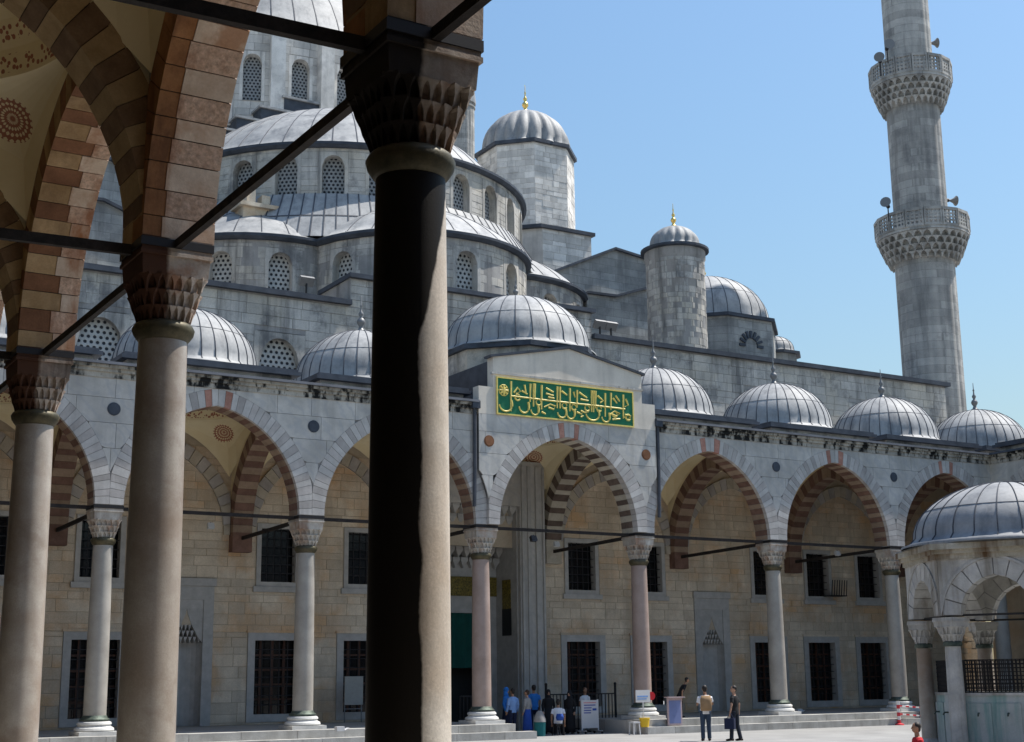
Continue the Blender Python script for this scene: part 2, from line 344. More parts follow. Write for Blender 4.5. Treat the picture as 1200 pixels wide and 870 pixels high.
# ------------------------------------------------------------------ architecture helpers
class Fr:                                     # a vertical frame: u along, d into the building, z up
    def __init__(s, O, U, B): s.O, s.U, s.B = Vector(O), Vector(U), Vector(B)
    def __call__(s, u, z, d=0.0): return s.O + s.U * u + s.B * d + Vector((0, 0, z))
def cyl(c, R):                                # u is arc length measured from the -Y direction, d into the drum
    def f(u, z, d=0.0):
        a = -PI / 2 + u / R
        return Vector((c[0] + (R - d) * math.cos(a), c[1] + (R - d) * math.sin(a), z))
    return f
def archc(hs, rise):
    c = (rise * rise - hs * hs) / (2 * hs); return c, hs + c
def archz(u, hs, rise, t=0.0):
    c, r = archc(hs, rise); q = (r + t) ** 2 - (abs(u) + c) ** 2
    return math.sqrt(q) if q > 0 else 0.0
def apt(s, t, side, hs, rise):
    c, r = archc(hs, rise); th = s * math.acos(min(1, c / (r + t)))
    return side * ((r + t) * math.cos(th) - c), (r + t) * math.sin(th)
def vous(mb, fr, zs, hs, rise, t0, t1, d0, d1, s0, s1, side, ulim, gap=.007, m=0):
    c, r = archc(hs, rise); g = gap / (r * 1.5)
    P = [apt(s0 + g, t0, side, hs, rise), apt(s1 - g, t0, side, hs, rise), apt(s1 - g, t1, side, hs, rise), apt(s0 + g, t1, side, hs, rise)]
    P = [(max(-ulim, min(ulim, u)), z) for u, z in P]
    if side < 0: P = P[::-1]
    vs = [fr(u, zs + z, d) for d in (d0, d1) for u, z in P]
    mb.add(vs, [(0, 1, 2, 3), (7, 6, 5, 4), (0, 4, 5, 1), (1, 5, 6, 2), (2, 6, 7, 3), (3, 7, 4, 0)], m)
def ring_core(mb, fr, zs, hs, rise, t0, t1, d0, d1, ulim, n=14):
    for side in (-1, 1):
        for i in range(n): vous(mb, fr, zs, hs, rise, t0, t1, d0, d1, i / n, (i + 1) / n, side, ulim, 0)
def stones(u0, u1, z0, z1, course, lens, holes, jit=0.0, seed=1):
    r = random.Random(seed)
    br = [z0]; z = z0
    while z < z1 - course * .6:
        z += course * r.uniform(1 - jit, 1 + jit); br.append(min(z, z1))
    if br[-1] < z1 - .01: br.append(z1)
    for h in holes:
        for zz in (h[2], h[3]):
            if z0 < zz < z1 and min(abs(zz - b) for b in br) > .02:
                k = min(range(len(br)), key=lambda i: abs(br[i] - zz))
                if abs(br[k] - zz) < .13 and 0 < k < len(br) - 1 and not any(abs(br[k] - q) < .001 for hh in holes for q in (hh[2], hh[3])): br[k] = zz
                else: br.append(zz)
    br = sorted(br); out = []
    for a, b in zip(br, br[1:]):
        if b - a < .03: continue
        seg = [(u0, u1)]
        for h in holes:
            if h[2] < (a + b) / 2 < h[3]:
                ns = []
                for p, q in seg:
                    if h[1] <= p or h[0] >= q: ns.append((p, q)); continue
                    if h[0] > p: ns.append((p, h[0]))
                    if h[1] < q: ns.append((h[1], q))
                seg = ns
        for p, q in seg:
            x = p
            while x < q - .02:
                L = r.uniform(*lens); e = x + L
                if q - e < lens[0] * .6: e = q
                out.append((x, min(e, q), a, b)); x = e
    return out
def stone_in(mb, mp, rc, proud=.03, gap=.004, ch=.008, jit=0.0):
    proud *= .6
    a, b, c, d = rc
    a += gap; b -= gap; c += gap; d -= gap
    if b - a < .03 or d - c < .03: return
    pr = proud + rnd.uniform(-jit, jit)
    o = [mp(a, c, .01), mp(b, c, .01), mp(b, d, .01), mp(a, d, .01)]
    i = [mp(a + ch, c + ch, -pr), mp(b - ch, c + ch, -pr), mp(b - ch, d - ch, -pr), mp(a + ch, d - ch, -pr)]
    mb.add(o + i, [(4, 5, 6, 7), (0, 1, 5, 4), (1, 2, 6, 5), (2, 3, 7, 6), (3, 0, 4, 7)])
def masonry(parent, mp, u0, u1, z0, z1, course, lens, holes, mat, proud=.03, jit=.006, seed=1, name='masonry_blocks'):
    mb = MB()
    for rc in stones(u0, u1, z0, z1, course, lens, holes, .3, seed): stone_in(mb, mp, rc, proud, jit=jit)
    return mb.build(name, mat, parent, kind='stuff')
def sheet(mb, mp, u0, u1, z0, z1, holes=(), nu=1, d=0.0):    # flat or curved wall sheet with rectangular holes
    us = sorted(set([u0 + (u1 - u0) * i / nu for i in range(nu + 1)] + [x for h in holes for x in h[:2]]))
    for a, b in zip(us, us[1:]):
        m = (a + b) / 2; zz = [z0, z1]
        hh = sorted([h for h in holes if h[0] < m < h[1]], key=lambda h: h[2])
        z = z0
        for h in hh:
            mb.quad(mp(a, z, d), mp(b, z, d), mp(b, h[2], d), mp(a, h[2], d)); z = h[3]
        mb.quad(mp(a, z, d), mp(b, z, d), mp(b, z1, d), mp(a, z1, d))
def arched_window(parent, mp, uc, hw, zb, zs, rise, margin, depth, m_sur, m_pane, proud=.035, n=10, pname='pane'):
    s = MB(); zt = zs + rise + margin
    U = [uc - hw + 2 * hw * i / n for i in range(n + 1)]
    T = [zs + rise * math.sqrt(max(0, 1 - ((u - uc) / hw) ** 2)) for u in U]
    def q4(a, b, c, d): s.quad(a, b, c, d)
    for sd in (-1, 1):
        a, b = sorted((uc + sd * hw, uc + sd * (hw + margin)))
        q4(mp(a, zb, -proud), mp(b, zb, -proud), mp(b, zt, -proud), mp(a, zt, -proud))
        q4(mp(uc + sd * hw, zb, -proud), mp(uc + sd * hw, zs, -proud), mp(uc + sd * hw, zs, depth), mp(uc + sd * hw, zb, depth))
        e = uc + sd * (hw + margin); q4(mp(e, zb, -proud), mp(e, zt, -proud), mp(e, zt, .02), mp(e, zb, .02))
    for i in range(n):
        q4(mp(U[i], T[i], -proud), mp(U[i + 1], T[i + 1], -proud), mp(U[i + 1], zt, -proud), mp(U[i], zt, -proud))
        q4(mp(U[i], T[i], -proud), mp(U[i + 1], T[i + 1], -proud), mp(U[i + 1], T[i + 1], depth), mp(U[i], T[i], depth))
    q4(mp(uc - hw, zb, -proud - .03), mp(uc + hw, zb, -proud - .03), mp(uc + hw, zb, depth), mp(uc - hw, zb, depth))
    w = s.build('window', m_sur, parent)
    p = MB()
    for i in range(n):
        a, b = U[i], U[i + 1]
        p.quad(mp(a, zb, depth), mp(b, zb, depth), mp(b, T[i + 1], depth), mp(a, T[i], depth),
               uv=[(a - uc, 0), (b - uc, 0), (b - uc, T[i + 1] - zb), (a - uc, T[i] - zb)])
    p.build(pname, m_pane, w)
    return w
def lead_dome(parent, c, R, rise, nseam=24, mat=None, flare=1.05, flute=0, finial=None, fin_h=1.4, name='dome', seamw=.042, a0=0, a1=2 * PI, n=None, cap=False):
    prof = [(R * flare, 0.0), (R * flare, .05), (R * (1 + (flare - 1) * .35), .12), (R, .24)]
    K = 12
    for i in range(1, K + 1):
        t = PI / 2 * i / K; prof.append((R * math.cos(t), .24 + (rise - .24) * math.sin(t)))
    if cap:
        h = rise - .1; Rs = (R * R + h * h) / (2 * h); t0 = math.acos(R / Rs)
        prof = prof[:3] + [(R, .1)] + [(Rs * math.cos(t0 + (PI / 2 - t0) * i / K), .1 + Rs * math.sin(t0 + (PI / 2 - t0) * i / K) - (Rs - h)) for i in range(1, K + 1)]
    rf = None
    if flute: rf = lambda a, z: 1 + .085 * (abs(math.cos(a * flute / 2)) - .6) * min(1, max(0, (rise - z) / rise) * 3)
    mb = MB(); mb.lathe(prof, c, n or (flute * 6 if flute else 72), a0, a1, rf=rf, caps=False)
    o = mb.build(name, mat or m_lead, parent, smooth=True)
    if nseam:
        sm = MB()
        for k in range(nseam):
            a = a0 + (a1 - a0) * (k + .5) / nseam; ca, sa = math.cos(a), math.sin(a); h = seamw / 2
            for (r1, z1), (r2, z2) in zip(prof[2:], prof[3:]):
                if r2 < R * .06: r2 = R * .06
                up = .022
                nx = (z2 - z1); nr = -(r2 - r1); L = math.hypot(nx, nr); nx /= L; nr /= L
                def pt(r, z, s, lift): return (c[0] + (r + nx * lift) * ca - sa * s, c[1] + (r + nx * lift) * sa + ca * s, c[2] + z + nr * lift)
                h2 = h * min(1, .35 + r1 / R); h3 = h * min(1, .35 + r2 / R)
                A = [pt(r1, z1, -h2, -.01), pt(r1, z1, h2, -.01), pt(r2, z2, h3, -.01), pt(r2, z2, -h3, -.01), pt(r1, z1, -h2 * .5, up), pt(r1, z1, h2 * .5, up), pt(r2, z2, h3 * .5, up), pt(r2, z2, -h3 * .5, up)]
                sm.add(A, [(4, 5, 6, 7), (0, 4, 7, 3), (1, 2, 6, 5)])
        # horizontal sheet lap
        (rr, zz) = prof[7]
        sm.lathe([(rr + .008, zz - .012), (rr + .016, zz), (rr - .01, zz + .012)], c, 48, a0, a1, caps=False)
        sm.build('lead_seams', m_seam, o, kind='stuff')
    if finial:
        f = MB(); s = fin_h
        f.lathe([(.16 * s, 0), (.2 * s, .03 * s), (.08 * s, .1 * s), (.05 * s, .18 * s), (.10 * s, .26 * s), (.115 * s, .31 * s), (.09 * s, .38 * s), (.035 * s, .43 * s), (.065 * s, .5 * s), (.07 * s, .54 * s), (.03 * s, .6 * s), (.02 * s, .7 * s), (.035 * s, .74 * s), (.015 * s, .79 * s), (.01 * s, 1.0 * s), (.001, 1.02 * s)], (c[0], c[1], c[2] + rise - .04), 14)
        f.build('finial', finial, o, smooth=True)
    return o
def polyring(n, R, c, a0=0.0): return [(c[0] + R * math.cos(a0 + 2 * PI * i / n), c[1] + R * math.sin(a0 + 2 * PI * i / n)) for i in range(n)]
def supell(phi, s, n):
    return s / ((abs(math.cos(phi)) ** n + abs(math.sin(phi)) ** n) ** (1.0 / n))
def rib(mb, p, q, qi, hp, za, zb, th, tip=.05):
    # one stalactite rib: wide flat head, pointed-arch shoulders, tapering to a tip; the gaps between ribs read as niches
    L = [(.98, zb), (.98, zb - .10 * th), (.62, zb - .24 * th), (.30, zb - .5 * th), (.20, zb - .85 * th)]
    fr_ = []; bk_ = []
    for k, (f, z) in enumerate(L):
        rr = q + .012 - tip * (k / 4.0) ** 1.5
        fr_ += [p(rr, -f * hp, z), p(rr, f * hp, z)]; bk_ += [p(qi, -f * hp * .9, z), p(qi, f * hp * .9, z)]
    b = mb.add(fr_ + bk_ + [p(q - tip * 1.5, 0, za - .22 * th)], [])
    n = len(fr_); F_l = []
    for k in range(4):
        a = 2 * k; F_l += [(a, a + 1, a + 3, a + 2), (a, a + 2, n + a + 2, n + a), (a + 1, n + a + 1, n + a + 3, a + 3)]
    F_l += [(0, n, n + 1, 1), (n - 2, n - 1, 2 * n), (n - 2, 2 * n, 2 * n - 2), (n - 1, 2 * n - 1, 2 * n)]
    for f in F_l: mb.f.append(tuple(b + i for i in f)); mb.m.append(0)
def capital(col, x, y, z0, z1, r0, h1, mat, tiers=3, N=20, rot=0.0):
    """muqarnas capital: round below, square above"""
    core = MB(); K = 8; NN = 40; zm = z0 + (z1 - z0) * .62
    vs = []
    for j in range(K + 1):
        t = j / K; s = (r0 * .84) + (h1 * .80 - r0 * .84) * t ** 1.2; nn = 2 + 10 * t ** 1.5
        for i in range(NN):
            ph = 2 * PI * i / NN; q = supell(ph, s, nn)
            vs.append((x + q * math.cos(ph + rot), y + q * math.sin(ph + rot), z0 + (zm - z0) * t))
    core.add(vs, [(j * NN + i, j * NN + (i + 1) % NN, (j + 1) * NN + (i + 1) % NN, (j + 1) * NN + i) for j in range(K) for i in range(NN)])
    def sq(h, a, b, hb=None):
        hb = hb or h
        P = [Vector((math.cos(rot) * i * q - math.sin(rot) * j * q + x, math.sin(rot) * i * q + math.cos(rot) * j * q + y, z)) for z, q in ((a, h), (b, hb)) for i, j in ((-1, -1), (1, -1), (1, 1), (-1, 1))]
        core.add(P, [(0, 3, 2, 1), (4, 5, 6, 7), (0, 1, 5, 4), (1, 2, 6, 5), (2, 3, 7, 6), (3, 0, 4, 7)])
    sq(h1 * .93, zm, z1 - .1, h1 * .97); sq(h1 * 1.03, z1 - .1, z1 - .05); sq(h1 * 1.0, z1 - .05, z1)
    cp = core.build('capital', mat, col, smooth='auto')
    th = (zm - z0) / tiers
    for k in range(tiers):
        mb = MB(); t = (k + .75) / tiers; s = r0 + (h1 * .94 - r0) * t ** 1.15; nn = 2 + 9 * t ** 1.5
        za, zb = z0 + th * k, z0 + th * (k + 1) + .01
        for i in range(N):
            ph = 2 * PI * (i + .5 * (k % 2)) / N; q = supell(ph, s, nn); qi = q - .085
            w = 2 * PI * q / N * .27
            dx, dy = math.cos(ph + rot), math.sin(ph + rot); tx, ty = -dy, dx
            def p(rr, s_, z): return (x + dx * rr + tx * s_, y + dy * rr + ty * s_, z)
            rib(mb, p, q, qi, w / .27 * .5, za, zb, th)
        mb.build('muqarnas_tier', mat, cp)
    return cp
def column(T, x, y, shaft_mat, cap_mat, near=False, zb=0.0):
    s = MB(); n = 40 if near else 24
    prof = []
    for i in range(13):
        t = i / 12; r = .343 - .043 * t ** 1.6; prof.append((r, .56 + (5.80 - .56) * t))
    s.lathe(prof, (x, y, zb), n)
    c = s.build('column', shaft_mat, T, smooth='auto')
    b = MB()
    b.prism([(x + i * .6, y + j * .6) for i, j in ((-1, -1), (1, -1), (1, 1), (-1, 1))], zb, zb + .13)
    b.lathe([(.56, .13), (.6, .17), (.58, .23), (.5, .27), (.48, .31), (.52, .34), (.5, .40), (.43, .43)], (x, y, zb), n)
    b.build('base', m_base, c, smooth='auto')
    g = MB(); g.lathe([(.42, .43), (.46, .46), (.44, .5), (.38, .53), (.37, .58), (.345, .6)], (x, y, zb), n); g.build('bronze_base_ring', m_bronze, c, smooth=True)
    k = MB(); k.lathe([(.30, 5.74), (.335, 5.78), (.375, 5.84), (.39, 5.9), (.365, 5.95), (.34, 5.97), (.30, 5.99)], (x, y, zb), n); k.build('necking_ring', m_ring, c, smooth=True)
    capital(c, x, y, 5.95, 6.86, .33, .45, cap_mat, N=24 if near else 16)
    st = MB(); w = .468
    for a, bb, cc, d in ((-w, w, -w, -.45), (-w, w, .45, w), (-w, -.45, -.45, .45), (.45, w, -.45, .45)): st.box(x + a, x + bb, y + cc, y + d, 6.86, 6.965)
    st.build('iron_strap', m_iron, c)
    im = MB(); im.box(x - .447, x + .447, y - .447, y + .447, 6.86, 6.99); im.build('impost', cap_mat, c)
    return c
ZS, CROWN, DEPTH = 6.98, 10.42, 6.4
RISE = CROWN - ZS
def ceiling(T, cx, cy, hx, hy, hsx, hsy, parent=None):
    """painted pendentives and dome over one bay (local x,y are world axes)"""
    mb = MB(); N = 64; K = 7; D = 8; R = min(hx, hy) - .12; zr = 11.06
    rows = []
    for j in range(K + 1):
        t = j / K; row = []
        for i in range(N + 1):
            ph = 2 * PI * i / N; c, s = math.cos(ph), math.sin(ph)
            k = 1 / max(abs(c) / hx, abs(s) / hy); bx, by = c * k, s * k
            if abs(c) / hx > abs(s) / hy: zb = ZS + archz(by, hsy, RISE, .56)
            else: zb = ZS + archz(bx, hsx, RISE, .56)
            zb = min(zb, zr - .05)
            px, py = bx + (c * R - bx) * t, by + (s * R - by) * t
            row.append((cx + px, cy + py, zb + (zr - zb) * math.sqrt(1 - (1 - t) ** 2)))
        rows.append((row, 3.0 * t))
    for j in range(1, D + 1):
        a = PI / 2 * j / D
        rows.append(([(cx + R * math.cos(a) * math.cos(2 * PI * i / N), cy + R * math.cos(a) * math.sin(2 * PI * i / N), zr + 2.35 * math.sin(a)) for i in range(N + 1)], 3.0 + a * 2.6))
    for (r1, v1), (r2, v2) in zip(rows, rows[1:]):
        for i in range(N):
            um = ((2 * PI * (i + .5) / N) % (PI / 2)) - PI / 4; h = PI / N
            if v2 <= 3.0:
                qd = int((2 * PI * (i + .5) / N) // (PI / 2)); pa = PI / 4 + qd * PI / 2
                k4 = int(round(pa / (2 * PI) * N)); Pc = Vector(rows[3][0][k4]); Pu = Vector(rows[4][0][k4]); upv = (Pu - Pc).normalized(); th_ = Vector((-math.sin(pa), math.cos(pa), 0))
                f_ = lambda p_: ((Vector(p_) - Pc).dot(th_), 1.5 + (Vector(p_) - Pc).dot(upv))
                mb.quad(r1[i + 1], r1[i], r2[i], r2[i + 1], uv=[f_(r1[i + 1]), f_(r1[i]), f_(r2[i]), f_(r2[i + 1])]); continue
            mb.quad(r1[i + 1], r1[i], r2[i], r2[i + 1], uv=[((um + h) * 3.4, v1), ((um - h) * 3.4, v1), ((um - h) * 3.4, v2), ((um + h) * 3.4, v2)])
    return mb.build('painted_vault', m_plaster, T, smooth=True)
def roof_cell(mb, cx, cy, hx, hy, z, R):
    N = 32
    for i in range(N):
        P = []
        for k in (i, i + 1):
            ph = 2 * PI * k / N; c, s = math.cos(ph), math.sin(ph); q = 1 / max(abs(c) / hx, abs(s) / hy)
            P.append(((cx + c * R, cy + s * R, z + .25), (cx + c * q, cy + s * q, z)))
        mb.quad(P[0][0], P[0][1], P[1][1], P[1][0])
def band(mb, poly, c, R, z0, z1, top=True):
    # open drum: outer sides, and a flat top ring that leaves the dome opening free
    n = len(poly)
    for i in range(n):
        (xa, ya), (xb, yb) = poly[i], poly[(i + 1) % n]
        mb.quad((xa, ya, z0), (xb, yb, z0), (xb, yb, z1), (xa, ya, z1))
        if top:
            K = 8
            for k in range(K):
                P = []
                for q in (k, k + 1):
                    x, y = xa + (xb - xa) * q / K, ya + (yb - ya) * q / K; L = math.hypot(x - c[0], y - c[1])
                    P.append(((x, y, z1), (c[0] + (x - c[0]) / L * R, c[1] + (y - c[1]) / L * R, z1)))
                mb.quad(P[0][0], P[1][0], P[1][1], P[0][1])
                mb.quad((*P[0][0][:2], z0), (*P[1][0][:2], z0), (*P[1][1][:2], z0), (*P[0][1][:2], z0))
def small_dome(T, cx, cy, zb=12.08, R=2.5, rise=2.4, base=11.5, fin=m_finial):
    d = MB(); a0 = PI / 8
    sq = lambda h: [(cx - h, cy - h), (cx + h, cy - h), (cx + h, cy + h), (cx - h, cy + h)]
    band(d, sq(2.85), (cx, cy), 2.6, base, zb - .26, False); dr = d.build('dome_drum', m_lime, T)
    e = MB(); band(e, sq(3.1), (cx, cy), 2.62, zb - .27, zb - .14); band(e, sq(3.0), (cx, cy), 2.62, zb - .14, zb - .04); e.build('eave', m_lead_dk, dr)
    return lead_dome(T, (cx, cy, zb - .02), R, rise, 32, flare=1.13, finial=fin, fin_h=1.45)
def arch_layers(T, fr, hs, rise, t, N, d0, d1, ulim, detail, front, back, split, splitj=0.0, red=0, core_m=None):
    """one pointed arch: recessed core (the part) and its voussoirs"""
    core = MB(); ring_core(core, fr, ZS, hs, rise, .03, t - .03, d0 + .02, d1 - .02, ulim - .005)
    A = core.build('arch', core_m or m_facade_core, T)
    soft = MB()
    for side in (-1, 1):
        B_ = [0.0] + [(i + rnd.uniform(-.13, .13)) / N for i in range(1, N)] + [1.0]
        for i in range(N):
            s0, s1 = B_[i], B_[i + 1]
            ds = split + rnd.uniform(-splitj, splitj)
            if front:
                mt = front[i % len(front)]
                if red and i == N - red: mt = m_vous_r
                mb = MB(); vous(mb, fr, ZS, hs, rise, 0.0, t, d0, ds, s0, s1, side, ulim)
                if detail >= 1: mb.build('voussoir', mt, A)
                else: vous(soft, fr, ZS, hs, rise, 0.0, t, d0, ds, s0, s1, side, ulim, m=2 + i % 2)
            if back:
                b0 = ds + .004 if front else d0
                if detail >= 2:
                    mb = MB(); vous(mb, fr, ZS, hs, rise, .012, t, b0, d1, s0, s1, side, ulim); mb.build('voussoir', back[i % 2], A)
                else: vous(soft, fr, ZS, hs, rise, .012, t, b0, d1, s0, s1, side, ulim, m=i % 2)
    if soft.f:
        ms = [back[0], back[1]] if back else [m_vous_a, m_vous_b]
        soft.build('soffit_voussoirs', ms + ([front[0], front[1]] if front else []), A, kind='stuff')
    return A
# ------------------------------------------------------------------ ground, platforms
S2 = 6.815
SP_F = [6.8, 6.8, 6.8, 7.05, 6.8, 6.8, 6.8]; SP_S = [S2] * 6
XR, YR = sum(SP_F), -6 * S2
GZ = -.5
g = MB(); N = 24
g.quad((-900, -900, GZ), (900, -900, GZ), (900, 900, GZ), (-900, 900, GZ))
tag(g.build('court_ground', m_pave), kind='structure')
def step_run(name, xa, xb, ya, yb, z0, z1, axis, parent_blocks=True):
    """a raised platform edge: core plus separate step blocks"""
    mb = MB(); mb.box(xa, xb, ya, yb, z0, z1 - .012); o = mb.build(name, m_floor); tag(o, kind='structure')
    return o
def edge_blocks(parent, a, b, fixed, dirn, z0, z1, axis, dep=.55):
    x = a
    while x < b - .05:
        e = min(b, x + rnd.uniform(1.2, 1.9))
        if b - e < .6: e = b
        mb = MB()
        lo, hi = sorted((fixed, fixed - dirn * dep))
        if axis == 'x': mb.box(x + .006, e - .006, lo, hi, z0, z1 + rnd.uniform(-.004, .004))
        else: mb.box(lo, hi, x + .006, e - .006, z0, z1 + rnd.uniform(-.004, .004))
        mb.build('step_block', m_step, parent); x = e
PX0, PX1 = 21.15, 26.55          # gap in the platform in front of the portal
for xa, xb in ((-6.4, PX0), (PX1, 54.3)):
    p = step_run('platform', xa, xb, -1.02, DEPTH, GZ - .05, 0.0, 'x')
    edge_blocks(p, max(xa, -1), min(xb, 49.5), -1.06, -1, GZ, 0.006, 'x')
    s = step_run('platform_step', xa, min(xb, 48), -1.42, -1.0, GZ - .05, -.26, 'x')
    edge_blocks(s, max(xa, -1) , min(xb, 48) + (.62 if xb < 30 else 0), -1.46, -1, GZ, -.25, 'x', .42)
for name, a in (('platform', (-6.4, -1.81, YR - 6.4, -1.02)), ('platform', (-1.8, 1.05, YR - 6.4, -1.02)), ('platform', (46.8, 54.3, YR - 6.4, -1.02)), ('platform', (1.05, 46.8, YR - 6.4, YR + 1.05))):
    mb = MB(); mb.box(*a, GZ - .05, -.001); tag(mb.build(name, m_floor if a[0] > 40 or a[0] == -1.8 else m_floor_dk), kind='structure')  # inner floor near black, arch strip pale to bounce sun into the vault
# ------------------------------------------------------------------ porticoes
def portico(name, label, fr, spans, colmats, cap_mat, dets, cols, tdet, front_panels, tr_range, tag_near=False, corner=False):
    us = [0]
    for s in spans: us.append(us[-1] + s)
    T = thing(name, label, 'portico', fr(us[-1] / 2, 0, 0), 'arcades around the courtyard')
    for k in cols:
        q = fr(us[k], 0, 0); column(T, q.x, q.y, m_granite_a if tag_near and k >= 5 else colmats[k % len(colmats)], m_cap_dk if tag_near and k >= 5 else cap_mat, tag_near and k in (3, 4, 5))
    core = MB(); roof = MB()
    for i, s in enumerate(spans):
        uc = (us[i] + us[i + 1]) / 2; hs = s / 2 - .45; f2 = Fr(fr(uc, 0, 0), fr.U, fr.B)
        portal = front_panels and i == 3
        d0 = -.62 if portal else -.47
        N = 23 if not tag_near else 16
        if portal: bk = (m_cream, m_brown)
        elif tag_near: bk = (m_ochre, m_dkred)
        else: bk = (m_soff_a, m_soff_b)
        if tag_near and i == 4: bk = (m_rust, m_rust)
        fm = (m_pale, m_breccia) if tag_near else (m_vous_a, m_vous_b)
        sp, sj = (-.3, 0.0)
        if tag_near: sp, sj = ((.2, .03) if i >= 4 else (-.12, .09))
        arch_layers(T, f2, hs, RISE, .55, N, d0, .45, s / 2 - .004, dets[i], fm, bk, sp, sj, red=2 if front_panels else 0, core_m=m_core_dk if tag_near else None)
        # wall above the arch
        n = 28
        for a in range(n):
            u0, u1 = -s / 2 + s * a / n, -s / 2 + s * (a + 1) / n
            z0, z1 = ZS + archz(u0, hs, RISE, .2), ZS + archz(u1, hs, RISE, .2)
            for d in (-.43, .43):
                core.quad(f2(u0, z0, d), f2(u1, z1, d), f2(u1, 11.45, d), f2(u0, 11.45, d))
        q = f2(0, 0, (.45 + DEPTH - .12) / 2)
        hx, hy = s / 2 - .36, (DEPTH - .12 - .45) / 2
        if abs(fr.U.x) > .5: ceiling(T, q.x, q.y, hx, hy, hs, hy - .05)
        else: ceiling(T, q.x, q.y, hy, hx, hy - .05, hs)
        q2 = f2(0, 0, DEPTH / 2 - .1)
        hx2, hy2 = s / 2, DEPTH / 2 + .35
        roof_cell(roof, q2.x, q2.y, *((hx2, hy2) if abs(fr.U.x) > .5 else (hy2, hx2)), 11.46, 2.6)
        if not portal: small_dome(T, q2.x, q2.y)
    if corner:
        for uu in ((-DEPTH / 2, us[-1] + DEPTH / 2) if corner == 2 else (us[-1] + DEPTH / 2,)):
            q = fr(uu, 0, DEPTH / 2); small_dome(T, q.x, q.y)
            roof_cell(roof, q.x, q.y, DEPTH / 2 + .1, DEPTH / 2 + .1, 11.46, 2.6)
            ceiling(T, q.x, q.y, 2.85, 2.85, 2.8, 2.8)
    W = core.build('spandrel_wall', m_facade_core, T)
    roof.build('roof', m_lead, T)
    # transverse arches, corbels, ties
    for k in tr_range:
        mid = (.45 + DEPTH - .42) / 2; hs = mid - .45
        f3 = Fr(fr(us[k], 0, mid), fr.B, fr.U)
        if front_panels and k in (3, 4): bk = (m_cream, m_brown)
        elif tag_near: bk = (m_ochre_d, m_umber)
        else: bk = (m_soff_a, m_soff_b)
        dt = 2 if k in tdet else 0
        A = arch_layers(T, f3, hs, RISE, .55, 17, -.38, .38, hs + .44, dt, None, bk, 0, core_m=m_core_dk)
        for a in range(16):
            pass
        tw = MB(); n = 20; H = hs + .43
        for a in range(n):
            u0, u1 = -H + 2 * H * a / n, -H + 2 * H * (a + 1) / n
            for d in (-.355, .355):
                tw.quad(f3(u0, ZS + archz(u0, hs, RISE, .3), d), f3(u1, ZS + archz(u1, hs, RISE, .3), d), f3(u1, 11.4, d), f3(u0, 11.4, d))
        tw.build('cross_wall', m_plaster, T)
        cb = MB(); c = fr(us[k], 6.63, DEPTH - .21); cb.obox(c, fr.U, fr.B, (0, 0, 1), .38, .21, .36); cb.build('corbel', m_brown if not front_panels else (m_cream if k in (3, 4) else m_soff_b), T)
        t = MB(); t.beam(fr(us[k], 6.9, .3), fr(us[k], 6.78, DEPTH - .3), .085, .13); t.build('tie_beam', m_wood, T)
    for i in range(len(spans)):
        t = MB(); t.beam(fr(us[i] + .3, 6.915, 0), fr(us[i + 1] - .3, 6.915, 0), .085, .11); t.build('tie_beam', m_wood, T)
    # cornice
    def run(a, b, tag_=1):
        cm = MB(); 
        for (d0, d1, z0, z1) in ((-.50, -.40, 10.98, 11.16), (-.56, -.40, 11.16, 11.28), (-.64, -.40, 11.28, 11.38)):
            P = [fr(u, z, d) for u in (a, b) for d, z in ((d0, z0), (d1, z0), (d1, z1), (d0, z1))]
            cm.add(P, [(0, 1, 2, 3), (7, 6, 5, 4), (0, 4, 5, 1), (1, 5, 6, 2), (2, 6, 7, 3), (3, 7, 4, 0)])
        c = cm.build('cornice', m_cornice, T)
        lm = MB(); P = [fr(u, z, d) for u in (a, b) for d, z in ((-.74, 11.38), (.2, 11.38), (.2, 11.56), (-.72, 11.47))]
        lm.add(P, [(0, 1, 2, 3), (7, 6, 5, 4), (0, 4, 5, 1), (1, 5, 6, 2), (2, 6, 7, 3), (3, 7, 4, 0)])
        lm.build('lead_edge', m_lead_dk, c)
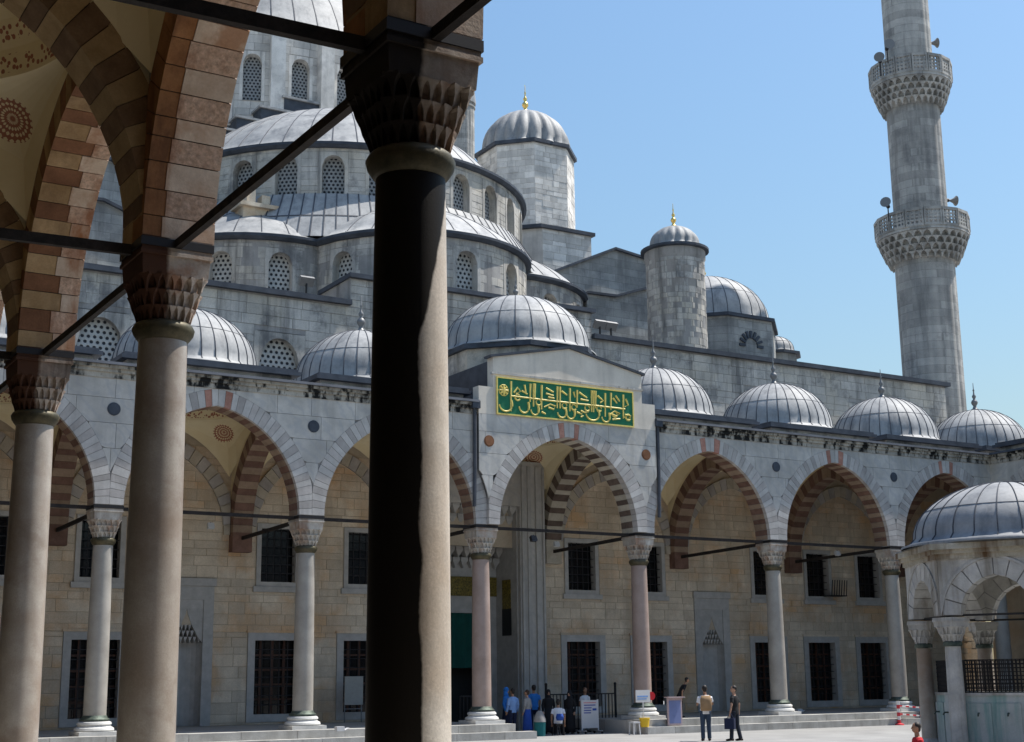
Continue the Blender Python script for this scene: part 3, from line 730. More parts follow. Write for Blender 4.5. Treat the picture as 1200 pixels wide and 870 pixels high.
    if front_panels:
        run(-.2, 19.98); run(28.0, us[-1] + .2)
        ext = lambda u: max(ZS + archz(u - (us[i] + us[i + 1]) / 2, spans[i] / 2 - .45, RISE, .556) for i in range(7))
        zc = [ZS, 7.9, 8.75, 9.55, 10.35, 11.07]
        def panels(u0, u1, d, zcs, gable=None):
            for q, (za, zb) in enumerate(zip(zcs, zcs[1:])):
                x = u0 + (rnd.uniform(.2, .9) if q % 2 else 0)
                xs = [u0] + ([x] if x > u0 + .15 else [])
                while xs[-1] < u1 - .2: xs.append(min(u1, xs[-1] + rnd.uniform(1.1, 1.9)))
                if xs[-1] < u1: xs.append(u1)
                for a, b in zip(xs, xs[1:]):
                    n = 10; run_ = []
                    U = [a + .006 + (b - a - .012) * k / n for k in range(n + 1)]
                    B_ = [max(za + .006, ext(u)) for u in U]; Tt = [min(zb - .006, gable(u) if gable else 99) for u in U]
                    segs = []; cur = []
                    for k in range(n + 1):
                        if B_[k] < Tt[k] - .015: cur.append(k)
                        else:
                            if len(cur) > 1: segs.append(cur)
                            cur = []
                    if len(cur) > 1: segs.append(cur)
                    for sgm in segs:
                        mb = MB(); V = []; F = []
                        for k in sgm: V += [fr(U[k], B_[k], d), fr(U[k], Tt[k], d), fr(U[k], B_[k], d + .05), fr(U[k], Tt[k], d + .05)]
                        for k in range(len(sgm) - 1):
                            o = 4 * k; F += [(o, o + 4, o + 5, o + 1), (o, o + 2, o + 6, o + 4), (o + 1, o + 5, o + 7, o + 3)]
                        F += [(0, 1, 3, 2), (4 * len(sgm) - 4, 4 * len(sgm) - 2, 4 * len(sgm) - 1, 4 * len(sgm) - 3)]
                        mb.add(V, F); mb.build('panel', m_facade, W)
        panels(0, 19.99, -.465, zc); panels(28.01, us[-1], -.465, zc)
        gab = lambda u: 12.02 if (u < 20.62 or u > 27.38) else 13.84 - abs(u - 24.0) * .2
        pc = [ZS, 7.9, 8.75, 9.55, 10.35, 11.0]
        panels(20.0, 28.0, -.62, pc)
        ga = MB()      # solid gable block over the portal
        Pg = [(20.0, 11.0), (28.0, 11.0), (28.0, 12.02), (27.38, 12.02), (27.38, 13.16), (24.0, 13.84), (20.62, 13.16), (20.62, 12.02), (20.0, 12.02)]
        nn = len(Pg)
        ga.add([fr(u, z, -.62) for u, z in Pg] + [fr(u, z, -.2) for u, z in Pg], [tuple(range(nn)), tuple(range(2 * nn - 1, nn - 1, -1))] + [(i, nn + i, nn + (i + 1) % nn, (i + 1) % nn) for i in range(nn)])
        G = ga.build('portal_gable', m_gable, T)
        bk = MB(); bk.box(20.02, 27.98, -.575, -.2, ZS + .3, 11.0)
        bd = MB()
        Pb = [(20.7, 11.5), (27.3, 11.5), (27.3, 13.1), (24.0, 13.78), (20.7, 13.1)]; nn = 5
        bd.add([fr(u, z, -.2) for u, z in Pb] + [fr(u, z, 3.4) for u, z in Pb], [tuple(range(nn)), tuple(range(2 * nn - 1, nn - 1, -1))] + [(i, nn + i, nn + (i + 1) % nn, (i + 1) % nn) for i in range(nn)])
        bd.build('gable_roof_block', m_lead_dk, G)
        le = MB()
        for sgn in (-1, 1):
            a, b = (24.0, 13.86), (24.0 + sgn * 3.52, 13.15)
            le.beam(fr(a[0], a[1] + .03, -.45), fr(b[0], b[1] + .03, -.45), .5, .09)
        le.build('gable_lead_edge', m_lead_dk, G)
        ml = MB(); ml.box(20.55, 27.45, -.66, -.5, 12.52, 12.6); ml.build('gable_moulding', m_facade, G)
        # side jambs of the projecting portal bay
        jb = MB(); jb.box(20.005, 20.35, -.6, -.43, ZS + .9, 11.9); jb.box(27.65, 27.995, -.6, -.43, ZS + .9, 11.9)
        # central dome on its octagonal base
        c = (23.93, 3.1)
        d = MB(); band(d, polyring(8, 3.25, c, PI / 8), c, 2.9, 11.5, 14.0, False); dr = d.build('dome_drum', m_lime, T)
        e = MB(); band(e, polyring(8, 3.45, c, PI / 8), c, 2.95, 13.98, 14.18); e.build('eave', m_lead_dk, dr)
        lead_dome(T, (c[0], c[1], 14.16), 3.0, 2.55, 28, flare=1.08, finial=m_finial, fin_h=1.0)
        for u, mt in ((6.8, m_vous_b), (13.6, m_vous_b), (20.42, m_vous_r), (27.5, m_vous_r), (34.3, m_iron), (41.1, m_iron)):
            dsk = -.62 if mt is m_vous_r else -.465
            r = MB(); K = 20
            for rr, a, b in ((.21, dsk - .02, dsk + .02), (.17, dsk - .035, dsk)):
                r.add([fr(u + rr * math.cos(2 * PI * k / K), 10.0 + rr * math.sin(2 * PI * k / K), dd) for dd in (a, b) for k in range(K)], [tuple(range(K))] + [(k, (k + 1) % K, K + (k + 1) % K, K + k) for k in range(K)])
            r.build('roundel', m_dkred if mt is m_vous_r else m_lead_dk, W)
        for u in (19.86, 28.14):
            dp = MB(); dp.tube([fr(u, 11.45, -.62), fr(u, 11.1, -.56), fr(u, 9.0, -.56), fr(u, 7.6, -.5)], .07, 8); dp.build('downpipe', m_seam, T)
            hp = MB(); hp.obox(fr(u, 11.3, -.6), fr.U, fr.B, (0, 0, 1), .16, .12, .14); hp.build('rain_hopper', m_lead_dk, T)
    else:
        run(-.0, us[-1])
        cl = MB()
        if not tag_near:
            pass
        for i, s in enumerate(spans):
            n = 20; hs = s / 2 - .45; uc = (us[i] + us[i + 1]) / 2
            for a in range(n):
                u0, u1 = -s / 2 + s * a / n, -s / 2 + s * (a + 1) / n
                cl.quad(fr(uc + u0, ZS + archz(u0, hs, RISE, .5), -.46), fr(uc + u1, ZS + archz(u1, hs, RISE, .5), -.46), fr(uc + u1, 11.07, -.46), fr(uc + u0, 11.07, -.46))
        cl.build('marble_facing', m_facade, W)
    return T, us
FR_F = Fr((0, 0, 0), (1, 0, 0), (0, 1, 0)); FR_L = Fr((0, 0, 0), (0, -1, 0), (-1, 0, 0))
FR_R = Fr((XR, 0, 0), (0, -1, 0), (1, 0, 0)); FR_B = Fr((0, YR, 0), (1, 0, 0), (0, -1, 0))
T_front, US = portico('entrance_portico', 'grey marble arcade with lead domes and green panel before the prayer hall', FR_F, SP_F,
                      [m_granite_g, m_granite_g, m_granite_g, m_granite_p, m_granite_p, m_granite_g, m_granite_g, m_granite_g], m_capital, [1] * 7, range(8), (), True, range(8), corner=2)
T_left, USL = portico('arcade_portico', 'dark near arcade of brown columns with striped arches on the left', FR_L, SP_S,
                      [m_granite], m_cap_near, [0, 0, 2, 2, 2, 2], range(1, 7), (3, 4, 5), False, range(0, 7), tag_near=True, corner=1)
T_right, _ = portico('arcade_portico', 'shaded far right arcade behind the fountain dome', FR_R, SP_S,
                     [m_granite_g], m_capital, [0] * 6, range(1, 7), (), False, range(0, 7))
T_rear, _ = portico('arcade_portico', 'arcade behind the viewer closing the courtyard', FR_B, SP_F,
                    [m_granite_g], m_capital, [0] * 7, range(1, 7), (), False, range(0, 8))
# outer walls of the courtyard
for lab, a in (('tall outer wall behind the left arcade', (-7.3, -6.4, YR - 7.3, 7.4)), ('tall outer wall behind the right arcade', (XR + 6.4, XR + 7.2, YR - 7.3, 6.0)), ('outer wall behind the viewer', (-6.4, XR + 6.4, YR - 7.3, YR - 6.4))):
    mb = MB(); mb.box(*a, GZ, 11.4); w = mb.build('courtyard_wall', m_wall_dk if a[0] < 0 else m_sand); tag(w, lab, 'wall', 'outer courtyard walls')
# the calligraphy panel over the portal
pn = thing('calligraphy_panel', 'green panel with gold calligraphy above the portal arch', 'sign', (23.8, -.64, 11.06))
m_green = plain('green_enamel', (.008, .16, .07), .6, 0, .2, 6); m_goldp = plain('gold_paint', (.78, .62, .17), .5, .0, .15)
PU0, PU1, PZ0, PZ1 = 20.78, 26.88, 11.07, 12.38
b = MB(); b.box(PU0, PU1, -.66, -.615, PZ0, PZ1); b.build('board', m_green, pn)
fm = MB(); w = .05
fm.box(PU0 - w, PU1 + w, -.685, -.63, PZ0 - w, PZ0); fm.box(PU0 - w, PU1 + w, -.685, -.63, PZ1, PZ1 + w); fm.box(PU0 - w, PU0, -.685, -.63, PZ0, PZ1); fm.box(PU1, PU1 + w, -.685, -.63, PZ0, PZ1)
fm.build('frame', m_goldp, pn)
def PP(u, v): return Vector((PU0 + u * (PU1 - PU0), -.668, PZ0 + v * (PZ1 - PZ0)))
gl = MB()
def stroke(pts, w0=.035, w1=None):
    w0 *= 1.25; w1 = w1 * 1.25 if w1 else None
    gl.tube([PP(*p) for p in pts], [w0 + ((w1 or w0) - w0) * i / (len(pts) - 1) for i in range(len(pts))], 6)
def bowl(u, v, ru, rv, a0=185, a1=370, w=.036, up=.0):
    pts = [(u + ru * math.cos(math.radians(a)), v + rv * math.sin(math.radians(a))) for a in [a0 + (a1 - a0) * k / 10 for k in range(11)]]
    if up: pts.append((pts[-1][0] - .004, pts[-1][1] + up))
    stroke(pts, w * .6, w)
stroke([(.09, .52), (.4, .5), (.7, .5), (.94, .49)], .026)
for u, v0, v1 in ((.09, .08, .94), (.228, .4, .93), (.252, .28, .95), (.262, .5, .95), (.31, .22, .93), (.425, .3, .94), (.445, .3, .94), (.518, .25, .93), (.572, .38, .9), (.682, .3, .94), (.697, .3, .94), (.712, .42, .94), (.785, .2, .9), (.83, .42, .93), (.925, .2, .92)):
    stroke([(u + .004, v1), (u, v0)], .034, .022)
for a in ((.055, .26, .045, .2), (.185, .26, .035, .19), (.262, .2, .028, .16), (.46, .2, .032, .16), (.525, .2, .03, .17), (.69, .25, .05, .2), (.79, .2, .03, .16)): bowl(*a, up=.1)
for u, v in ((.14, .5), (.29, .42), (.48, .4), (.55, .38), (.65, .4), (.74, .42), (.86, .3), (.965, .25)):
    bowl(u, v, .018, .09, 0, 330, .03)
for a in ([(.36, .3), (.4, .26), (.41, .36), (.375, .4), (.33, .3)], [(.83, .3), (.87, .25), (.9, .34), (.86, .4), (.82, .28)], [(.94, .32), (.985, .3), (.955, .16), (.935, .26)], [(.84, .14), (.9, .18)], [(.6, .3), (.63, .26), (.66, .3)],
          [(.115, .62), (.14, .78), (.16, .68), (.13, .6)], [(.19, .88), (.2, .62)], [(.17, .7), (.21, .62)], [(.345, .86), (.4, .76)], [(.345, .7), (.4, .66)], [(.36, .6), (.405, .58)], [(.46, .82), (.5, .72)], [(.55, .84), (.56, .68)], [(.59, .84), (.65, .7)], [(.6, .64), (.66, .62)], [(.73, .8), (.77, .68)], [(.75, .6), (.775, .68)], [(.85, .78), (.88, .64)], [(.87, .86), (.9, .7)], [(.95, .8), (.965, .62), (.94, .56)], [(.31, .15), (.34, .1)], [(.6, .12), (.62, .16)], [(.57, .25), (.61, .2)]):
    stroke(a, .03, .022)
for k in range(8):
    a = 2 * PI * k / 8; stroke([(.042, .66), (.042 + .03 * math.cos(a), .66 + .14 * math.sin(a))], .03, .03)
bowl(.042, .66, .033, .16, 0, 360, .02); bowl(.042, .66, .018, .085, 0, 360, .02)
gl.build('gold_script', m_goldp, pn)
# ------------------------------------------------------------------ prayer hall
HX = 23.93
H = thing('prayer_hall', 'grey stone mosque hall with cascading lead domes behind the arcade', 'mosque', (HX, 30, GZ))
ZT = 16.58
WIN_X = [1.8, 5.1, 8.45, 15.2, 18.8, 29.1, 32.7, 39.45, 42.75, 46.1]
NICHE_X = [11.7, 36.15]
fw = Fr((0, DEPTH, 0), (1, 0, 0), (0, 1, 0))
PH = 2.95                                             # half width of the marble portal
holes = []
for x in WIN_X: holes += [(x - .85, x + .85, .36, 3.05), (x - .7, x + .7, 5.22, 7.24)]
for x in NICHE_X: holes.append((x - .62, x + .62, .0, 3.6))
holes.append((HX - 1.75, HX + 1.75, -.5, 6.9))
core = MB(); sheet(core, fw, -6.4, 54.3, -.5, 11.5, holes)
WALL = core.build('facade_wall', m_sand_core, H)
fh = []
for x in WIN_X: fh += [(x - 1.14, x + 1.14, .08, 3.34), (x - .92, x + .92, 5.0, 7.42)]
for x in NICHE_X: fh.append((x - 1.0, x + 1.0, -.01, 5.3))
fh.append((HX - PH, HX + PH, -.5, 10.6))
SL = stones(-2, 54.2, 0.0, 10.2, .36, (.5, 1.35), fh, .3, 5)
def px(u, z):
    d = fw(u, z) - CAM; w = d.dot(F_); return 600 + 1655.5 * d.dot(R_) / w, 435 - 1655.5 * d.dot(U_) / w
vis = []; rest = []
for rc in SL:
    x_, y_ = px((rc[0] + rc[1]) / 2, (rc[2] + rc[3]) / 2)
    a = (rc[1] - rc[0]) * (rc[3] - rc[2]) / (fw(rc[0], rc[2]) - CAM).length ** 2
    hid = not (0 < x_ < 1150 and 560 < y_ < 860) or (428 < x_ < 528) or (145 < x_ < 212) or x_ < 60
    (rest if hid or rc[1] - rc[0] < .35 else vis).append((a, rc))
vis.sort(key=lambda q: -q[0]); rest += vis[300:]; vis = vis[:300]
for a, rc in vis:
    mb = MB(); stone_in(mb, fw, rc, .03, jit=.006); mb.build('ashlar_block', m_sand, WALL)
mb = MB()
for a, rc in rest: stone_in(mb, fw, rc, .03, jit=.006)
mb.build('ashlar_blocks', m_sand, WALL, kind='stuff')
def rect_window(x, hw, z0, z1, fwid, sill=False, bars=(4, 7), shutters=False):
    f = MB()
    for a, b, c, d in ((x - hw - fwid, x - hw, z0 - fwid, z1 + fwid), (x + hw, x + hw + fwid, z0 - fwid, z1 + fwid), (x - hw, x + hw, z1, z1 + fwid), (x - hw, x + hw, z0 - fwid, z0)):
        f.box(a, b, DEPTH - .06, DEPTH + .3, c, d)
    w = f.build('window', m_wframe, H)
    if sill:
        s = MB(); s.box(x - hw - fwid - .12, x + hw + fwid + .12, DEPTH - .13, DEPTH + .02, z0 - fwid - .2, z0 - fwid + .004); s.build('sill', m_wframe, w)
    else:
        s = MB(); s.box(x - hw - fwid - .05, x + hw + fwid + .05, DEPTH - .09, DEPTH + .02, z1 + fwid, z1 + fwid + .09); s.build('lintel_moulding', m_sand, w)
    b = MB()
    for k in range(1, bars[0] + 1): b.beam((x - hw + 2 * hw * k / (bars[0] + 1), DEPTH + .1, z0), (x - hw + 2 * hw * k / (bars[0] + 1), DEPTH + .1, z1), .03)
    for k in range(1, bars[1] + 1): b.beam((x - hw, DEPTH + .12, z0 + (z1 - z0) * k / (bars[1] + 1)), (x + hw, DEPTH + .12, z0 + (z1 - z0) * k / (bars[1] + 1)), .03)
    b.build('iron_grille', m_iron, w)
    p = MB(); p.box(x - hw - .05, x + hw + .05, DEPTH + .42, DEPTH + .46, z0 - .05, z1 + .05); p.build('pane', m_glass, w)
    if shutters:
        s = MB()
        for k in (-.5, 0, .5): s.box(x + k * hw * 1.1 - .05, x + k * hw * 1.1 + .05, DEPTH + .36, DEPTH + .42, z0, z1)
        for k in range(1, 5): s.box(x - hw, x + hw, DEPTH + .37, DEPTH + .42, z0 + (z1 - z0) * k / 5 - .035, z0 + (z1 - z0) * k / 5 + .035)
        s.build('sash', m_shutter, w)
    return w
for x in WIN_X:
    rect_window(x, .85, .36, 3.05, .28, shutters=True)
    rect_window(x, .7, 5.22, 7.24, .18, sill=True, bars=(4, 5))
# prayer niches in the wall
for x in NICHE_X:
    f = MB()
    f.box(x - 1.0, x - .62, DEPTH - .07, DEPTH + .6, 0, 4.5); f.box(x + .62, x + 1.0, DEPTH - .07, DEPTH + .6, 0, 4.5)
    f.box(x - 1.0, x + 1.0, DEPTH - .07, DEPTH + .5, 4.5, 5.0); f.box(x - 1.06, x + 1.06, DEPTH - .14, DEPTH + .2, 5.0, 5.28)
    f.box(x - 1.0, x + 1.0, DEPTH - .03, DEPTH + .4, 4.18, 4.5)
    # pointed head: two spandrels
    for sd in (-1, 1):
        P = [(x + sd * .62, 2.95), (x + sd * .62, 4.18), (x, 4.18), (x + sd * .04, 4.0), (x + sd * .2, 3.6), (x + sd * .45, 3.15)]
        n = len(P); f.add([(a, DEPTH - .02, z) for a, z in P] + [(a, DEPTH + .5, z) for a, z in P], [tuple(range(n)), tuple(range(2 * n - 1, n - 1, -1))] + [(i, (i + 1) % n, n + (i + 1) % n, n + i) for i in range(n)])
    nn = f.build('prayer_niche', m_wframe, H)
    c = MB(); K = 10
    for i in range(K):
        a, b = PI * i / K, PI * (i + 1) / K
        c.quad((x - .62 * math.cos(a), DEPTH + .02 + .5 * math.sin(a), 0), (x - .62 * math.cos(b), DEPTH + .02 + .5 * math.sin(b), 0), (x - .62 * math.cos(b), DEPTH + .02 + .5 * math.sin(b), 4.2), (x - .62 * math.cos(a), DEPTH + .02 + .5 * math.sin(a), 4.2))
    c.build('niche_hollow', m_wframe, nn, smooth=True)
    mq = MB()
    for k in range(5):
        hw = .6 * (1 - k / 5.2); z = 2.95 + k * .22; cnt = max(2, 7 - k)
        for i in range(cnt):
            xc = x - hw + 2 * hw * (i + .5) / cnt; w = hw / cnt * .8
            mq.add([(xc - w, DEPTH + .02, z + .22), (xc + w, DEPTH + .02, z + .22), (xc, DEPTH + .06, z), (xc - w, DEPTH + .4, z + .22), (xc + w, DEPTH + .4, z + .22), (xc, DEPTH + .4, z)], [(0, 2, 1), (0, 3, 5, 2), (1, 2, 5, 4), (0, 1, 4, 3)])
    mq.build('muqarnas_hood', m_wframe, nn)
# arches standing on the facade wall
for i, s in enumerate(SP_F):
    hs = s / 2 - .62; uc = (US[i] + US[i + 1]) / 2
    f2 = Fr((uc, DEPTH, 0), (1, 0, 0), (0, 1, 0)); mb = MB()
    for side in (-1, 1):
        for k in range(13): vous(mb, f2, 6.9, hs, 3.2, .0, .5, -.14, .02, k / 13, (k + 1) / 13, side, s / 2 - .4, .012, m=k % 2)
    mb.build('wall_arch', [m_cream, m_brown] if i in (3,) else [m_cream, m_vous_b], H, kind='stuff')
# marble portal
po = MB(); y0 = DEPTH - .55
po.box(HX - PH, HX - 1.75, y0, DEPTH + .6, GZ, 10.5); po.box(HX + 1.75, HX + PH, y0, DEPTH + .6, GZ, 10.5); po.box(HX - 1.75, HX + 1.75, y0, DEPTH + .3, 8.6, 10.5)
PT = po.build('portal', m_facade, H)
for sd in (-1, 1):
    for o, w, dp in ((1.82, .10, .09), (2.12, .16, .05), (2.5, .22, .1), (2.86, .09, .06)):
        q = MB(); q.box(*sorted((HX + sd * o, HX + sd * (o + w))), y0 - dp, y0 + .01, GZ, 10.3); q.build('portal_moulding', m_wframe, PT)
q = MB()      # recess: side walls, back wall with door
for sd in (-1, 1): q.box(*sorted((HX + sd * 1.70, HX + sd * 1.92)), y0 + .2, DEPTH + 1.5, GZ, 8.59)
q.box(HX - 1.8, HX - 1.15, DEPTH + 1.35, DEPTH + 1.6, GZ, 8.6); q.box(HX + 1.15, HX + 1.8, DEPTH + 1.35, DEPTH + 1.6, GZ, 8.6); q.box(HX - 1.15, HX + 1.15, DEPTH + 1.35, DEPTH + 1.6, 4.25, 8.6)
q.build('portal_recess', m_wframe, PT)
for k in range(6):     # muqarnas hood
    mb = MB(); z = 6.1 + k * .42; dd = DEPTH + 1.35 - k * .28; cnt = 9
    for i in range(cnt):
        xc = HX - 1.75 + 3.5 * (i + .5) / cnt; w = 1.75 / cnt * .85
        mb.add([(xc - w, dd - .3, z + .3), (xc + w, dd - .3, z + .3), (xc, dd - .2, z), (xc - w, dd + .1, z + .3), (xc + w, dd + .1, z + .3), (xc, dd + .1, z), (xc - w, dd - .3, z + .44), (xc + w, dd - .3, z + .44), (xc - w, dd + .1, z + .44), (xc + w, dd + .1, z + .44)], [(0, 2, 1), (0, 3, 5, 2), (1, 2, 5, 4), (0, 1, 7, 6), (0, 6, 8, 3), (1, 4, 9, 7), (6, 7, 9, 8)])
    mb.build('muqarnas_tier', m_wframe, PT)
m_goldtext = stone('gilded_inscription', (.03, .03, .012), (.30, .22, .04), 14, .0, .3, bump=.3, rough=.5, fine=30)
m_cloth_g = plain('green_door_curtain', (.006, .075, .06), .9, 0, .2, 3)
q = MB(); q.box(HX - 1.7, HX + 1.7, DEPTH + 1.30, DEPTH + 1.36, 4.95, 5.75); q.build('inscription_band', m_goldtext, PT)
for sd in (-1, 1):
    q = MB(); q.box(*sorted((HX + sd * 1.665, HX + sd * 1.71)), DEPTH + .15, DEPTH + .8, 4.4, 5.6); q.build('side_inscription', m_goldtext, PT)
    q = MB(); q.box(*sorted((HX + sd * 1.67, HX + sd * 1.715)), DEPTH + .12, DEPTH + .83, 3.3, 4.4); q.build('side_panel', m_dark, PT)
q = MB(); n = 24
for i in range(n):
    a, b = HX - 1.15 + 2.3 * i / n, HX - 1.15 + 2.3 * (i + 1) / n
    ya, yb = DEPTH + 1.45 + .05 * math.sin(i * 1.3), DEPTH + 1.45 + .05 * math.sin((i + 1) * 1.3)
    q.quad((a, ya, 2.0), (b, yb, 2.0), (b, yb, 4.3), (a, ya, 4.3))
q.build('door_curtain', m_cloth_g, PT, smooth=True)
q = MB(); q.box(HX - 1.2, HX + 1.2, DEPTH + 2.3, DEPTH + 2.35, GZ, 4.3); q.box(HX - 1.25, HX - 1.15, DEPTH + 1.5, DEPTH + 2.3, GZ, 4.3); q.box(HX + 1.15, HX + 1.25, DEPTH + 1.5, DEPTH + 2.3, GZ, 4.3); q.build('doorway', m_dark, PT)
# ---- upper body of the hall
up = MB(); lat_holes = []
for x in (8.05, 15.05, 21.9, 25.9, 32.9, 39.8, 46.6): lat_holes.append((x - .95, x + .95, 11.9, 14.95))
sheet(up, fw, -6.4, 52.6, 11.4, ZT, lat_holes)
up.box(-6.4, 52.6, DEPTH + .6, DEPTH + .8, 11.4, ZT - .02)
up.quad((52.6, DEPTH, 0), (52.6, 62, 0), (52.6, 62, ZT), (52.6, DEPTH, ZT)); up.quad((-6.4, DEPTH, 0), (-6.4, 62, 0), (-6.4, 62, ZT), (-6.4, DEPTH, ZT))
up.quad((-6.4, 62, 0), (52.6, 62, 0), (52.6, 62, ZT), (-6.4, 62, ZT))
UW = up.build('upper_wall', m_lime_core, H)
masonry(UW, fw, -6.4, 52.6, 11.4, ZT - .2, .36, (.45, 1.2), [(h[0] - .12, h[1] + .12, h[2], h[3] + .2) for h in lat_holes], m_lime, .03, .008, 3)
for h in lat_holes: arched_window(H, fw, (h[0] + h[1]) / 2, .85, 11.9, 13.55, 1.15, .22, .3, m_lime, m_lat, n=12)
rf = MB(); rf.box(-6.5, 52.7, DEPTH, 62.1, ZT - .14, ZT - .02); rf.build('roof', m_lead, H)
lg = MB(); lg.box(-6.5, 18.05, DEPTH - .22, DEPTH + .4, ZT - .16, ZT + .05); lg.box(29.95, 52.85, DEPTH - .22, DEPTH + .4, ZT - .16, ZT + .05); lg.box(52.5, 52.85, DEPTH + .4, 62, ZT - .16, ZT + .05); lg.build('roof_edge', m_lead_dk, H)
cb = MB(); cb.box(18.05, 29.95, DEPTH + .02, DEPTH + 3, ZT - .3, 17.6); CB = cb.build('raised_parapet', m_lime_core, H)
masonry(CB, Fr((0, DEPTH + .01, 0), (1, 0, 0), (0, 1, 0)), 18.07, 29.93, ZT - .2, 17.58, .36, (.5, 1.2), [], m_lime, .03, .006, 4)
lg = MB(); lg.box(17.95, 30.08, DEPTH - .2, DEPTH + 3.1, 17.6, 17.78); lg.build('roof_edge', m_lead_dk, CB)
def drum(name, c, R, a0, a1, z0, z1, wins, hw, zb, zs, rise, mat, pane, course=.42, seed=1, eave=.28, depth=.4, nstone=True, ezh=.2):
    """round wall with arched lattice windows; angles in degrees from +X, clockwise windows list"""
    mp = cyl(c, R)
    u0, u1 = (math.radians(a0) + PI / 2) * R, (math.radians(a1) + PI / 2) * R
    wu = [(math.radians(a) + PI / 2) * R for a in wins]
    hl = [(u - hw, u + hw, zb, zs + rise) for u in wu]
    mb = MB(); sheet(mb, mp, u0, u1, z0, z1, hl, nu=max(8, int(abs(a1 - a0) / 4)))
    D = mb.build(name, m_lime_core, H)
    masonry(D, mp, u0, u1, z0, z1 - .05, course, (.6, 1.3), [(h[0] - .16, h[1] + .16, zb, zs + rise + .2) for h in hl], mat, .03, .006, seed)
    for u in wu: arched_window(H, mp, u, hw, zb, zs, rise, .165, depth, mat, pane, n=8)
    e = MB(); e.lathe([(R - .1, z1 - .14), (R + eave * .55, z1 - .12), (R + eave, z1), (R + eave, z1 + ezh * .6), (R - .1, z1 + ezh)], (c[0], c[1], 0), max(12, int(abs(a1 - a0) / 4)), math.radians(a0), math.radians(a1), caps=False); e.build('eave', m_lead_dk, D)
    return D
# exedrae round the front half dome
EX = [((HX, 12.54), [-150, -120, -90, -60, -30], -178, -2), ((17.93, 16.6), [-155.5, -127.9, -100.3], -215, -60), ((29.93, 16.6), [-79.7, -52.1, -24.5], -120, 35)]
for q, (c, wins, a0, a1) in enumerate(EX):
    drum('exedra_wall', c, 5.42, a0, a1, ZT - .2, 20.45, wins, .52, 18.0, 19.3, .52, m_lime, m_lat, .34, 10 + q)
    lead_dome(H, (c[0], c[1], 20.55), 5.45, 2.45, 28, flare=1.03, name='exedra_dome', seamw=.06, cap=True)
# drum and half dome
wins = [-90 + 12.857 * k for k in range(-7, 8)]
drum('half_dome_drum', (HX, 20.8), 9.62, -185, 5, 20.0, 25.6, wins, .52, 23.2, 24.6, .52, m_lime, m_lat2, .34, 21)
lead_dome(H, (HX, 20.8, 25.66), 9.2, 4.85, 48, flare=1.05, name='half_dome', seamw=.07, n=96, cap=True)
# lead roof slopes behind exedrae up to the drum
sl = MB(); sl.lathe([(11.35, 20.7), (9.7, 23.25)], (HX, 20.8, 0), 48, math.radians(-190), math.radians(10), caps=False); SLP = sl.build('lead_slope', m_lead, H, smooth=True)
sm = MB()
for k in range(70):
    a = math.radians(-190 + 200 * k / 69); P_ = [Vector((HX + r * math.cos(a), 20.8 + r * math.sin(a), z + .02)) for r, z in ((11.35, 20.7), (9.7, 23.25))]
    sm.beam(P_[0], P_[1], .05, .03)
sm.lathe([(10.6, 21.9), (10.55, 21.96)], (HX, 20.8, 0), 48, math.radians(-190), math.radians(10), caps=False)
sm.build('lead_seams', m_seam, SLP, kind='stuff')
q = Vector((16.6, 13.6, 22.35)); sv = MB(); sv.box(q.x - .75, q.x + .75, q.y - .5, q.y + .5, q.z - 1.2, q.z); sv.box(q.x - .95, q.x + .95, q.y - .7, q.y + .6, q.z - .02, q.z + .16); sv.box(q.x - .5, q.x - .1, q.y - .3, q.y + .3, q.z + .16, q.z + .95); sv.box(q.x + .2, q.x + .6, q.y - .3, q.y + .3, q.z + .16, q.z + .7); sv.build('pale_roof_block', m_sand, H)  # pale stone block with a ledge and two stubs on the roof
# stepped great arch in front of the main drum
st = MB(); ld = MB()
for k in range(8):
    hw = 2.7 + 1.3 * k; zt = 32.05 - .82 * k; st.box(HX - hw, HX + hw, 22.0 + .004 * k, 24.0, zt - 1.3, zt - .12)
    ld.box(HX - hw - .12, HX + hw + .12, 21.88 + .004 * k, 24.0, zt - .12, zt)
S_ = st.build('stepped_arch_wall', m_lead_dk, H); ld.build('step_coping', m_lead, S_)
bb = MB(); bb.box(HX - 11.6, HX + 11.6, 23.0, 45.5, ZT - .3, 29.2); bb.build('dome_base', m_lime, H)
bb = MB(); bb.box(HX - 11.8, HX + 11.8, 22.8, 45.7, 29.2, 29.4); bb.build('dome_base_roof', m_lead, H)
wins = [-90 + 5 + 12.857 * k for k in range(-9, 10)]
MD = drum('main_drum', (HX, 34.0), 11.6, -270, 90, 29.3, 36.2, wins, .5, 31.9, 34.1, .5, m_tower, m_lat2, .5, 31, eave=.35)
for k in range(28):
    a = math.radians(-90 + 5 + 12.857 * (k + .5)); c_, s_ = math.cos(a), math.sin(a); b = MB()
    b.obox((HX + 11.8 * c_, 34 + 11.8 * s_, 33.1), (c_, s_, 0), (-s_, c_, 0), (0, 0, 1), .45, .38, 2.9); b.build('drum_buttress', m_tower, MD)
lead_dome(H, (HX, 34.0, 36.3), 11.7, 8.2, 56, flare=1.02, name='main_dome', seamw=.09, n=112, cap=True, finial=m_gold, fin_h=4)
